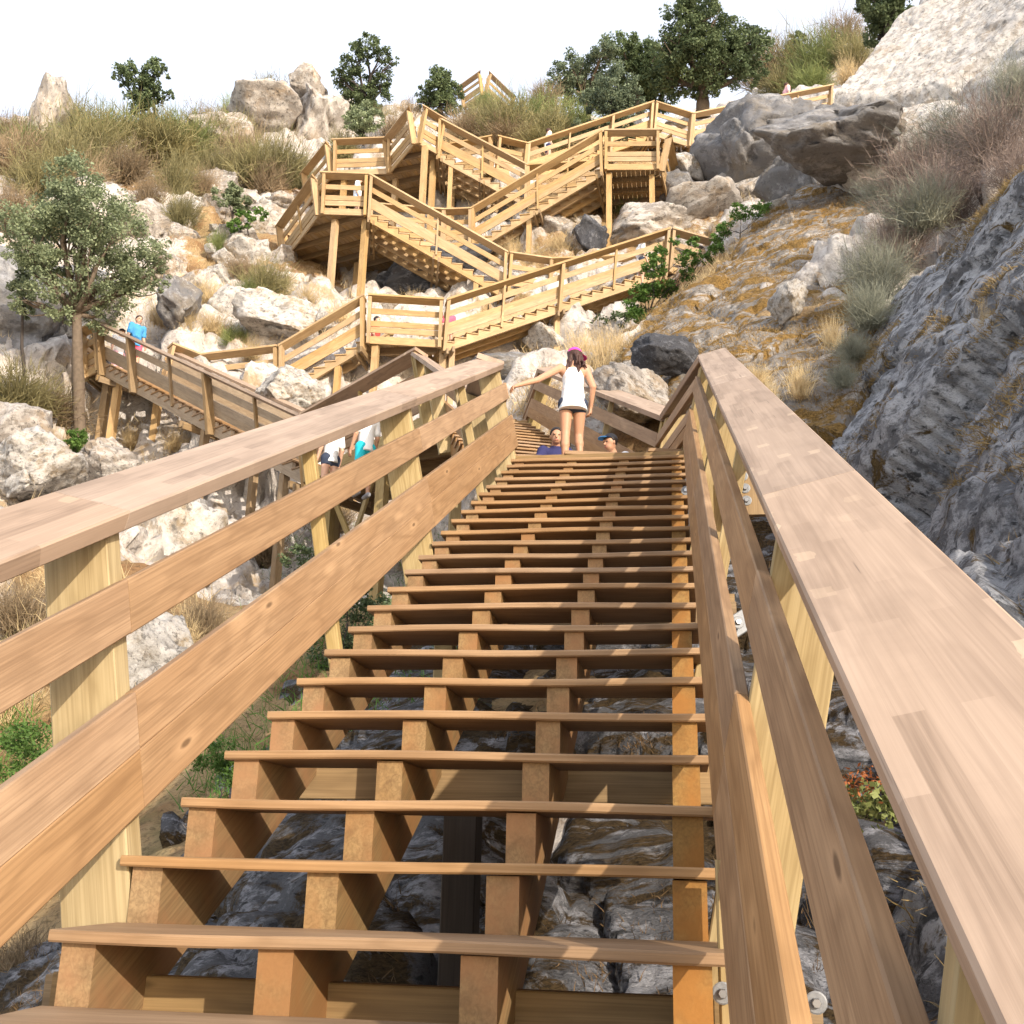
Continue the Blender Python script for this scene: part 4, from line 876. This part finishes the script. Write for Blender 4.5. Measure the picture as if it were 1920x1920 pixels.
for x, y, w, h, k, d in ((1720, 300, 130, 110, 't', 19.5), (1780, 340, 150, 130, 't', 18), (1690, 420, 120, 120, 't', 17.5), (1645, 490, 110, 120, 's', 16.5), (1870, 230, 150, 130, 't', 17), (1630, 560, 90, 90, 's', 15.5), (1800, 250, 150, 110, 's', 20), (1730, 370, 120, 100, 's', 17.3), (1670, 350, 110, 80, 's', 20), (1905, 300, 110, 90, 't', 15.5), (1600, 640, 70, 50, 's', 14.2), (1910, 150, 90, 110, 's', 19), (1580, 690, 50, 50, 's', 13.6),
                         (1240, 600, 60, 45, 'd', 21.2), (1270, 575, 60, 45, 'd', 22), (1300, 548, 60, 45, 'd', 23), (1330, 522, 60, 45, 'd', 24), (1360, 495, 60, 45, 'd', 25), (1390, 465, 55, 40, 'd', 26), (1215, 625, 60, 45, 'd', 20.5), (1500, 700, 60, 70, 'd', 13.8), (1420, 690, 60, 40, 'd', 14.5), (1560, 610, 50, 60, 'd', 15), (1850, 590, 30, 80, 'd', 9.5), (1440, 720, 50, 60, 'd', 13.5)):
    bush(x, y, w, h, k, d)
# ground cover nobody could count
def cover(name, label, regions, lmat, hgt, wd, spread=.5, seed=5, clump=6, cl_r=.12, surf=None):
    r = np.random.default_rng(seed); Bs = []
    for x0, y0, x1, y1, n in regions:
        for _ in range(n//clump):
            P, d = on_ground(r.uniform(x0, x1), r.uniform(y0, y1)); 
            if d < 60: Bs.append(P+r.normal(size=(clump, 3))*np.array([cl_r, cl_r, .02]))
    B = np.concatenate(Bs); n = len(B); D = r.normal(size=(n, 3))*np.array([spread, spread, .2])+np.array([0, -.1, 1]); B[:, 2] -= .04
    v, f = ribbons(B, D, hgt*r.uniform(.4, 1.2, n), wd, r, 2, .5, .3); o = obj(name, fastmesh(name, v, f, lmat)); o['kind'] = 'stuff'; o['label'] = label; o['category'] = 'grass'
cover('dry_grass', 'straw-coloured dry grass between the rocks', ((0, 300, 560, 640, 4200), (560, 500, 760, 640, 900), (960, 600, 1230, 780, 2600), (820, 330, 1180, 480, 1600), (100, 780, 420, 900, 1500), (0, 900, 420, 1350, 1600), (1260, 330, 1420, 450, 700), (640, 220, 1120, 280, 1500), (1200, 180, 1600, 270, 900)), L_DRY, .34, .014)
cover('green_grass', 'fresh green grass on the bank left of the stairs', ((500, 980, 900, 1420, 4200), (0, 1330, 110, 1560, 1200), (380, 1380, 520, 1520, 700), (520, 1080, 600, 1160, 500)), L_GRASS, .24, .010, .7, 6)
def tufts(name, label, P, Nn, n, lmat, h, wd, seed, mask=None, clump=40, cr=.12, cat='moss'):
    r = np.random.default_rng(seed); k = np.nonzero(mask)[0] if mask is not None else np.arange(len(P)); c = r.choice(k, n)
    B = np.repeat(P[c], clump, 0); Nr = np.repeat(Nn[c], clump, 0); w = r.normal(size=B.shape)*cr*np.repeat(r.uniform(.5, 1.6, n), clump)[:, None]
    w -= Nr*(w*Nr).sum(1, keepdims=True); B = B+w-Nr*.02; D = Nr+r.normal(size=B.shape)*.55
    v, f = ribbons(B, D, h*r.uniform(.4, 1.2, len(B)), wd, r, 2, .5, .2); o = obj(name, fastmesh(name, v, f, lmat)); o['kind'] = 'stuff'; o['label'] = label; o['category'] = cat
mk = fbm(BDP*1.2, 4, 305) > .05
tufts('dead_moss', 'dead brown moss and roots on the bedrock under the stairs', BDP, BDN, 500, leafmat('dead_moss_blade', (.04, .026, .012), (.15, .09, .04), .1), .06, .005, 35, mk, 60, .07)
mk = fbm(CLP*.8, 4, 301) > .25
tufts('moss_tufts', 'brown moss tufts clinging to the dark rock face', CLP, CLN, 520, L_MOSS, .085, .007, 31, mk, 90, .085)
mk = (fbm(OCP*.7, 4, 311) > -.15)
tufts('ochre_moss', 'ochre moss and dead grass on the tilted slab', OCP, OCN, 900, leafmat('ochre_moss_blade', (.17, .10, .03), (.38, .25, .09), .1), .075, .008, 32, mk, 45, .16)
# stonecrop cushion by the right-hand rail
sc_ = thing('stonecrop', 'green and rust stonecrop cushion growing on rock behind the right handrail', 'plant', at_d(1650, 1500, 4.2))
rr = np.random.default_rng(77); c = rr.normal(size=(700, 3))*np.array([.09, .10, .035]); v, f = leaf_quads(c+np.array([.05, .1, 0]), .028, rr, .5, .8); obj('leaves', fastmesh('leaves', v, f, L_SUCC), sc_)
c = rr.normal(size=(220, 3))*np.array([.05, .05, .03])+np.array([-.06, .05, .06]); v, f = leaf_quads(c, .02, rr, .5, .5); fh = obj('flower_heads', fastmesh('flower_heads', v, f, leafmat('rusty_flower', (.25, .07, .02), (.45, .16, .06))), sc_); fh['kind'] = 'stuff'
print('vegetation done')

# ------------------------------------------------------------------ people
def sdf_mesh(prims, vox, clips=(), name='body', mat=None):
    """smooth union of round cones and ellipsoids, meshed as one continuous skin (surface nets)"""
    lo = np.full(3, 1e9); hi = -lo
    for p in prims:
        for c, r in ((p[1], np.max(p[3])), (p[2], np.max(p[4]))):
            lo = np.minimum(lo, np.asarray(c)-r); hi = np.maximum(hi, np.asarray(c)+r)
    lo -= vox*4; hi += vox*4; n = np.ceil((hi-lo)/vox).astype(int)+1
    F = np.full(n, 9.0, np.float32)
    ax = [lo[i]+np.arange(n[i])*vox for i in range(3)]
    for typ, a, b, ra, rb, k in prims:
        a = np.asarray(a, float); b = np.asarray(b, float); mr = max(np.max(ra), np.max(rb))+k+vox*3
        i0 = np.maximum(0, np.floor((np.minimum(a, b)-mr-lo)/vox).astype(int)); i1 = np.minimum(n, np.ceil((np.maximum(a, b)+mr-lo)/vox).astype(int)+1)
        sl_ = tuple(slice(i0[j], i1[j]) for j in range(3))
        X, Y, Zz = np.meshgrid(ax[0][sl_[0]], ax[1][sl_[1]], ax[2][sl_[2]], indexing='ij')
        if typ == 'c':
            d = b-a; L2 = max(d@d, 1e-9); t = np.clip(((X-a[0])*d[0]+(Y-a[1])*d[1]+(Zz-a[2])*d[2])/L2, 0, 1)
            D = np.sqrt((X-a[0]-d[0]*t)**2+(Y-a[1]-d[1]*t)**2+(Zz-a[2]-d[2]*t)**2)-(ra+(rb-ra)*t)
        else:
            q = np.sqrt(((X-a[0])/ra[0])**2+((Y-a[1])/ra[1])**2+((Zz-a[2])/ra[2])**2); D = (q-1)*min(ra)
        f = F[sl_]; h = np.clip(.5+.5*(f-D)/k, 0, 1); F[sl_] = f+(D-f)*h-k*h*(1-h)
    if len(clips):
        X, Y, Zz = np.meshgrid(*ax, indexing='ij')
        for c, nn in clips: F = np.maximum(F, (X-c[0])*nn[0]+(Y-c[1])*nn[1]+(Zz-c[2])*nn[2])
    s = F < 0; c8 = [(i, j, k) for i in (0, 1) for j in (0, 1) for k in (0, 1)]
    cnt = sum(s[i:n[0]-1+i, j:n[1]-1+j, k:n[2]-1+k].astype(np.int8) for i, j, k in c8)
    act = np.argwhere((cnt > 0) & (cnt < 8)); idx = np.full(tuple(n-1), -1, np.int64); idx[tuple(act.T)] = np.arange(len(act))
    vals = np.stack([F[act[:, 0]+i, act[:, 1]+j, act[:, 2]+k] for i, j, k in c8], 1); off = np.array(c8, float)
    acc = np.zeros((len(act), 3)); w = np.zeros(len(act))
    for e0 in range(8):
        for e1 in range(e0+1, 8):
            if abs(off[e0]-off[e1]).sum() != 1: continue
            v0, v1 = vals[:, e0], vals[:, e1]; m = (v0 < 0) != (v1 < 0); t = np.where(m, v0/np.where(m, v0-v1, 1), 0)
            acc += np.where(m[:, None], off[e0]+(off[e1]-off[e0])*t[:, None], 0); w += m
    P = lo+(act+acc/w[:, None])*vox; Q = []
    for a_ in range(3):
        u, v = [(1, 2), (2, 0), (0, 1)][a_]
        s0 = [slice(0, n[i]-1) for i in range(3)]; s1 = list(s0); s1[a_] = slice(1, n[a_]); 
        A = s[tuple(s0)]; B = s[tuple(s1)]; e = np.argwhere(A != B); e = e[(e[:, u] > 0) & (e[:, v] > 0)]
        if not len(e): continue
        du = np.zeros(3, int); du[u] = 1; dv = np.zeros(3, int); dv[v] = 1
        g = lambda z: idx[tuple(z.T)]
        q = np.stack([g(e-du-dv), g(e-dv), g(e), g(e-du)], 1); fl = A[tuple(e.T)]
        q[~fl] = q[~fl][:, ::-1]; Q.append(q[(q >= 0).all(1)])
    return fastmesh(name, P, np.concatenate(Q), mat, True)

def skinmat(name, c):
    m, nt, b = newmat(name, .5, .35); b.inputs['Base Color'].default_value = (*c, 1); b.inputs['Subsurface Weight'].default_value = .08; b.inputs['Subsurface Radius'].default_value = (.02, .008, .004)
    return m
SKIN = skinmat('tanned_skin', (.46, .25, .155)); SKIN2 = skinmat('light_skin', (.55, .33, .23))
HAIRB = plain('brown_hair', (.055, .025, .018), .55, 0, .6, 60); HAIRD = plain('black_hair', (.018, .013, .012), .5, 0, .5, 60)
def cloth(name, c, var=.12): return plain(name, c, .85, 0, var, 14)
EYE = plain('eye', (.02, .012, .01), .2); LIP = plain('lips', (.40, .14, .11), .5)
def hand(w, d, nrm, side, H, curl=.35):
    """palm and five fingers from wrist w along d; nrm = palm normal (fingers curl to it); side = thumb side vector"""
    d = unit(d); nrm = unit(np.asarray(nrm)-d*np.dot(nrm, d)); lat = np.cross(d, nrm); lat = lat if np.dot(lat, side) > 0 else -lat
    s = H*.0105*.62; P = []; L = .052*H
    for t in (-.6, 0, .6): P.append(('c', w, w+d*L+lat*t*.017*H, .0105*H, .0095*H, .008))
    for i, (t, ln) in enumerate(((1.0, .040), (.34, .046), (-.34, .043), (-1.0, .033))):
        b0 = w+d*L+lat*t*.0175*H; dr = unit(d+nrm*curl+lat*t*.10); b1 = b0+dr*ln*H*.5; dr2 = unit(d+nrm*curl*2.6+lat*t*.06); b2 = b1+dr2*ln*H*.5
        P += [('c', b0, b1, s*.98, s*.9, .003), ('c', b1, b2, s*.9, s*.72, .002)]
    t0_ = w+d*L*.3+lat*.016*H; t1 = t0_+unit(d*.7+lat*.8+nrm*.3)*.026*H; t2_ = t1+unit(d+lat*.15+nrm*.5)*.024*H
    return P+[('c', t0_, t1, s*1.25, s*1.1, .004), ('c', t1, t2_, s*1.05, s*.8, .002)]
def person(label, foot, az, H, J=None, skin=SKIN, top=None, bottom=None, hair=HAIRD, shoes=None, longhair=0, cap=None, sleeve=.55, hem=.42, shorts=.40, vox=.008, brim=None, look=(0, 1, 0), seated=0.0, tank=False, face=True, parts_extra=None, pack=None):
    """foot: floor point; az: heading; J: joint overrides in units of height (x right, y forward, z up)"""
    hd = V(math.sin(az), math.cos(az), 0); rt = V(hd[1], -hd[0], 0); foot = np.asarray(foot, float)
    j = dict(head=(0, .012, .925), neck=(0, -.004, .845), chest=(0, 0, .74), waist=(0, .0, .61), pel=(0, 0, .53),
             ls=(-.098, 0, .812), rs=(.098, 0, .812), le=(-.125, -.01, .645), re=(.125, -.01, .645), lw=(-.135, .05, .50), rw=(.135, .05, .50),
             lh=(-.050, 0, .52), rh=(.050, 0, .52), lk=(-.055, .012, .285), rk=(.055, .012, .285), la=(-.058, 0, .045), ra=(.058, 0, .045))
    j.update(J or {}); g = {k: np.array(v, float)*H for k, v in j.items()}
    t = thing('person', label, 'person', foot); t.rotation_euler = (0, 0, -az)
    hc = g['head']; lk_ = unit(look); rl = unit(np.cross(lk_, ZUP))
    E_ = lambda c, rx, ry, rz, k=.012: ('e', c, c, np.array([rx, ry, rz])*H, np.array([rx, ry, rz])*H, k)
    B = [E_(hc+V(0, 0, .006)*H, .046, .056, .058), E_(hc+lk_*.016*H+V(0, 0, -.034)*H, .034, .036, .036), ('c', hc+lk_*.050*H+V(0, 0, -.004)*H, hc+lk_*.062*H+V(0, 0, -.020)*H, .006*H, .009*H, .005),
         E_(hc+rl*.047*H+V(0, 0, -.006)*H, .007, .012, .018, .004), E_(hc-rl*.047*H+V(0, 0, -.006)*H, .007, .012, .018, .004), ('c', hc+lk_*.048*H+V(-.02*rl[0], 0, .012)*H, hc+lk_*.048*H+V(.02*rl[0], 0, .012)*H, .008*H, .008*H, .006),
         ('c', hc-V(0, .008, .03)*H, g['neck'], .030*H, .031*H, .02), ('c', g['neck'], g['chest'], .034*H, .062*H, .03), ('c', g['chest'], g['waist'], .072*H, .062*H, .04), ('c', g['waist'], g['pel'], .062*H, .068*H, .03)]
    for s_ in 'lr':
        B += [('c', g['chest']+(g[s_+'s']-g['chest'])*.45, g[s_+'s'], .050*H, .034*H, .03), ('c', g[s_+'s'], g[s_+'e'], .031*H, .023*H, .012), ('c', g[s_+'e'], g[s_+'w'], .0235*H, .0155*H, .008),
              ('c', g['pel'], g[s_+'h'], .060*H, .055*H, .03), ('c', g[s_+'h'], g[s_+'k'], .054*H, .034*H, .015), ('c', g[s_+'k'], g[s_+'k']*.62+g[s_+'a']*.38+V(0, -.010, 0)*H, .033*H, .032*H, .012), ('c', g[s_+'k']*.62+g[s_+'a']*.38+V(0, -.010, 0)*H, g[s_+'a'], .031*H, .019*H, .012),
              ('c', g[s_+'a']+V(0, -.012, -.012)*H, g[s_+'a']+V(0, .075, -.028)*H, .022*H, .017*H, .012)]
        fd = g[s_+'w']-g[s_+'e']; B += hand(g[s_+'w'], j.get(s_+'hd', fd), j.get(s_+'pn', V(-.8 if s_ == 'r' else .8, .3, 0)), j.get(s_+'th', V(0, 1, 0)), H, j.get(s_+'curl', .35))
    obj('body', sdf_mesh(B, vox, (), 'body', skin), t)
    vo = max(vox, .008)
    if top:
        T = [('c', g['chest'], g['waist'], .083*H, .074*H, .04), ('c', g['waist'], g['pel']+V(0, 0, -.03)*H, .074*H, .083*H, .03)]
        for s_ in 'lr':
            if tank: T += [('c', g['chest']+(g[s_+'s']-g['chest'])*.35+V(0, 0, .02)*H, g[s_+'s']*.62+g['neck']*.38+V(0, 0, .012)*H, .048*H, .022*H, .02)]
            else:
                e_ = g[s_+'s']+(g[s_+'e']-g[s_+'s'])*sleeve*1.25; T += [('c', g['chest']+(g[s_+'s']-g['chest'])*.45, g[s_+'s'], .062*H, .046*H, .03), ('c', g[s_+'s'], e_, .043*H, .041*H, .015)]
        if tank: T += [('c', g['waist'], g['pel']+V(0, 0, -.07)*H, .080*H, .112*H, .03)]
        if not tank: T.append(('c', g['chest'], g['neck']+V(0, 0, -.012)*H, .068*H, .040*H, .03))
        cl = [(V(0, 0, (j.get('hemz', .475))*H), V(0, 0, -1))]
        if not tank and not seated: pass
        obj('shirt', sdf_mesh(T, vo, cl if not seated else (), 'shirt', top), t)
    if bottom:
        T = [('c', g['waist']+V(0, 0, -.02)*H, g['pel'], .070*H, .076*H, .03)]
        for s_ in 'lr': T += [('c', g['pel'], g[s_+'h'], .068*H, .063*H, .03), ('c', g[s_+'h'], g[s_+'h']+(g[s_+'k']-g[s_+'h'])*(shorts if shorts <= 1 else 1), .060*H, .056*H if shorts < .3 else .050*H, .014)]
        if shorts > 1:
            for s_ in 'lr': T.append(('c', g[s_+'k'], g[s_+'a']+V(0, 0, .02)*H, .044*H, .034*H, .015))
        obj('shorts' if shorts <= 1 else 'trousers', sdf_mesh(T, vo, (), 'shorts', bottom), t)
    if hair:
        T = [E_(hc+V(0, 0, .018)*H-lk_*.004*H, .053, .063, .058, .01)]; cl = [(hc+lk_*.030*H+V(0, 0, .024)*H, unit(lk_*1.0+V(0, 0, -.8)))]
        if longhair:
            rr_ = np.random.default_rng(int(H*1000)); T = [E_(hc+V(0, -.012, .012)*H, .056, .060, .056, .012)]
            for q in range(46):
                a = rr_.uniform(-1.35, 1.35); c0 = hc+V(math.sin(a)*.050, -math.cos(a)*.052, rr_.uniform(-.03, .03))*H; ln = longhair*rr_.uniform(.65, 1.1)
                pr = c0
                for z in range(4):
                    nx = pr+V(math.sin(a)*.006+rr_.normal()*.010, -.004+rr_.normal()*.010, -ln/4)*H; T.append(('c', pr, nx, .013*H*(1-.12*z), .012*H*(1-.12*(z+1)), .006)); pr = nx
            cl = [(hc+lk_*.020*H, unit(lk_+V(0, 0, -.35)))]
        obj('hair', sdf_mesh(T, vox, cl, 'hair', hair), t)
    if cap:
        cm, bd = cap[0], unit(cap[1])
        T = [E_(hc+V(0, -.004, .026)*H, .057, .063, .052, .008)]; o = obj('cap', sdf_mesh(T, vox, [(hc+V(0, 0, .024)*H, V(0, 0, -1))], 'cap', cm), t)
        lt = np.cross(bd, ZUP); pts = []
        for rz in (0, 1):
            for a in np.linspace(-1.25, 1.25, 11): pts.append(hc+V(0, 0, .024)*H+bd*(math.cos(a)*.058*H)+lt*math.sin(a)*.055*H)
            for a in np.linspace(-1.0, 1.0, 11): pts.append(hc+V(0, 0, .016)*H+bd*((.058+.052*math.cos(a*1.2))*H)+lt*math.sin(a)*.062*H)
            for q in range(22): pts[-1-q] = pts[-1-q]+V(0, 0, .004*rz)*H
        fs = []
        for i in range(10): fs += [[i, i+1, 12+i, 11+i], [22+i, 33+i, 34+i, 23+i], [11+i, 12+i, 34+i, 33+i], [i+1, i, 22+i, 23+i]]
        obj('brim', mesh('brim', pts, fs, [cap[2] if len(cap) > 2 else cm]), o)
    if shoes:
        T = []
        for s_ in 'lr': T += [('c', g[s_+'a']+V(0, -.015, -.014)*H, g[s_+'a']+V(0, .080, -.026)*H, .027*H, .021*H, .012)]
        obj('shoes', sdf_mesh(T, vo, [(V(0, 0, min(g['la'][2], g['ra'][2])-.044*H), V(0, 0, -1))], 'shoes', shoes), t)
    if face:
        for sg in (-1, 1):
            c = hc+lk_*.049*H+rl*sg*.019*H+V(0, 0, .000)*H; obj('eye', sdf_mesh([E_(c, .0075, .0075, .0050, .001)], .0022, (), 'eye', EYE), t)
        obj('mouth', sdf_mesh([('c', hc+lk_*.050*H-rl*.011*H+V(0, 0, -.042)*H, hc+lk_*.050*H+rl*.011*H+V(0, 0, -.042)*H, .0042*H, .0042*H, .001)], .0025, (), 'mouth', LIP), t)
    if pack:
        T = [E_(g['chest']+V(0, -.11, -.03)*H, .075, .05, .11, .02)]; bp = obj('backpack', sdf_mesh(T, vo, (), 'backpack', pack), t)
    return t

C_WHITE = cloth('white_cotton', (.80, .80, .80), .06); C_DENIM = cloth('dark_denim', (.035, .045, .075), .4); C_PINK = cloth('hot_pink', (.75, .06, .36)); C_NAVY = cloth('navy_cotton', (.03, .03, .10)); C_BLUE = cloth('sky_blue_cotton', (.07, .30, .60)); C_CORAL = cloth('coral_cotton', (.80, .12, .20)); C_TURQ = cloth('turquoise_cotton', (.02, .45, .55)); C_LPINK = cloth('pale_pink_cotton', (.75, .45, .50)); C_SHOE = cloth('grey_canvas', (.25, .25, .27)); C_RED = cloth('red_cotton', (.55, .06, .05)); C_BLK = cloth('black_cotton', (.02, .02, .025)); C_CAPB = plain('cap_blue', (.05, .25, .60), .6)
def printed_white():
    m, nt, b = newmat('tie_dye_cotton', .85); tc = N(nt, 'TexCoord'); n = N(nt, 'TexNoise', Scale=9.0, Detail=4.0, Distortion=1.5); nt.links.new(tc.outputs['Object'], n.inputs['Vector'])
    n2 = N(nt, 'TexNoise', Scale=14.0, Detail=3.0); nt.links.new(tc.outputs['Object'], n2.inputs['Vector'])
    c = mixc(nt, ramp(nt, n.outputs[0], [(.58, 0.0), (.68, .7)]), (.80, .80, .80), (.35, .58, .72)); c = mixc(nt, ramp(nt, n2.outputs[0], [(.66, 0.0), (.72, .6)]), c, (.75, .5, .45)); nt.links.new(c, b.inputs['Base Color']); return m
# the girl: one hand on the end of the left railing
gH = 1.33; gx = at_y(1074, 800, 7.72); gfoot = V(gx[0], 7.72, zL0)
ga = -.16; _r = V(math.cos(ga), -math.sin(ga), 0); _f = V(math.sin(ga), math.cos(ga), 0)
def loc_(P): q = np.asarray(P)-gfoot; return np.array([q@_r, q@_f, q[2]])/gH
hand_t = loc_(V(-.055, 7.27, 4.60))
ls_ = np.array([-.100, -.005, .815]); dv = hand_t-ls_; el = ls_+dv*.50+np.array([0, -.03, -.035])
girl = person('girl in pink cap and white top holding the end of the left railing', gfoot, ga, gH, dict(ls=ls_, le=el, lw=hand_t-unit(dv)*.045, lhd=dv, lpn=V(-.2, -.3, -1), lth=V(0, 1, 0), lcurl=.5, rs=(.098, -.005, .81), re=(.150, -.03, .655), rw=(.138, .035, .525), rhd=V(-.05, .25, -1), rcurl=.6, rk=(.05, .08, .30), ra=(.06, .055, .11), head=(.012, .03, .925), hemz=.465), SKIN, printed_white(), C_DENIM, HAIRB, C_SHOE, longhair=.165, cap=(C_PINK, V(.75, .55, -.1)), tank=True, shorts=.14, vox=.006)
# two boys sitting on the first steps of the turning flight
def seated(label, px_, py_, Y, H, az, **k):
    hp = at_y(px_, py_, Y); foot = V(hp[0], hp[1], hp[2]-H*.60)    # head centre sits .60 H above the local floor line
    J = dict(head=(k.pop('hx', 0), .10, .60), neck=(0, .055, .525), chest=(0, .02, .43), waist=(0, -.01, .31), pel=(0, -.02, .23), ls=(-.098, .03, .49), rs=(.098, .03, .49), le=(-.15, .10, .36), re=(.15, .10, .36), lw=(-.07, .23, .31), rw=(.07, .23, .31), lh=(-.05, -.01, .22), rh=(.05, -.01, .22), lk=(-.07, .22, .25), rk=(.07, .22, .25), la=(-.065, .22, .04), ra=(.065, .22, .04))
    return person(label, foot, az, H, J, seated=1, **k)
seated('dark-haired boy in navy shirt sitting behind the top step', 1040, 826, 9.35, 1.42, math.pi-.25, skin=SKIN, top=C_NAVY, bottom=C_BLK, hair=HAIRD, shoes=C_SHOE, vox=.006, look=(.1, 1, -.15))
seated('boy in dark flat-brimmed cap sitting behind the top step', 1153, 838, 9.5, 1.45, math.pi+.3, skin=SKIN, top=C_WHITE, bottom=C_BLK, hair=HAIRD, shoes=C_SHOE, vox=.006, look=(.5, .85, -.1), cap=(C_BLK, V(.55, .83, .05), C_CAPB))
def stander(label, px_, py_, d, H, az, **k):
    hp = at_d(px_, py_, d); return person(label, hp-V(0, 0, H*.93), az, H, vox=.014, **k)
stander('man in sky-blue shirt and coral shorts descending the shade-toned flight', 260, 600, 32.2, 1.75, 2.2, skin=SKIN2, top=C_BLUE, bottom=C_CORAL, hair=HAIRD, shoes=C_SHOE, shorts=.75, pack=C_BLK)
stander('person in white top and pale pink trousers beside the man in blue', 228, 624, 31.6, 1.55, 2.2, skin=SKIN2, top=C_WHITE, bottom=C_LPINK, hair=HAIRD, shoes=C_SHOE, shorts=1.5, cap=(C_BLK, V(.3, .9, 0)))
stander('walker in turquoise shorts half hidden by the left handrail', 690, 770, 18.6, 1.6, -.8, skin=SKIN, top=C_WHITE, bottom=C_TURQ, hair=HAIRD, shoes=C_SHOE, shorts=.7)
stander('walker in denim shorts behind the left handrail', 625, 795, 19.8, 1.6, -.8, skin=SKIN2, top=C_WHITE, bottom=C_DENIM, hair=HAIRD, shoes=C_SHOE, shorts=.2)
stander('person in blue-grey cap looking over the left handrail', 655, 747, 21.0, 1.6, 2.6, skin=SKIN2, top=C_BLUE, bottom=C_DENIM, hair=HAIRB, shoes=C_SHOE, cap=(C_NAVY, V(.3, .9, 0)))
stander('child in pink shirt and white hat on the middle landing', 843, 586, 31.2, 1.25, 2.9, skin=SKIN2, top=C_CORAL, bottom=C_NAVY, hair=HAIRB, shoes=C_SHOE, cap=(C_LPINK, V(.2, .9, 0)))
stander('dark-haired person in red shirt on the middle landing', 706, 600, 31.4, 1.6, 1.6, skin=SKIN2, top=C_RED, bottom=C_NAVY, hair=HAIRD, shoes=C_SHOE)
stander('person with auburn hair climbing the bright flight', 1201, 452, 33.4, 1.6, 1.1, skin=SKIN2, top=C_WHITE, bottom=C_DENIM, hair=HAIRB, shoes=C_SHOE)
stander('person in pale blue shorts on the big flared landing', 672, 338, 37.0, 1.6, 1.4, skin=SKIN2, top=C_WHITE, bottom=cloth('pale_blue', (.4, .55, .8)), hair=HAIRD, shoes=C_SHOE)
stander('person in white shirt climbing behind the broom bushes', 1028, 246, 43.6, 1.7, 1.1, skin=SKIN2, top=C_WHITE, bottom=C_NAVY, hair=HAIRB, shoes=C_SHOE)
stander('walker in red and grey near the top under the oaks', 1474, 160, 49.5, 1.7, 1.2, skin=SKIN2, top=C_LPINK, bottom=C_NAVY, hair=HAIRB, shoes=C_SHOE)
print('people done')
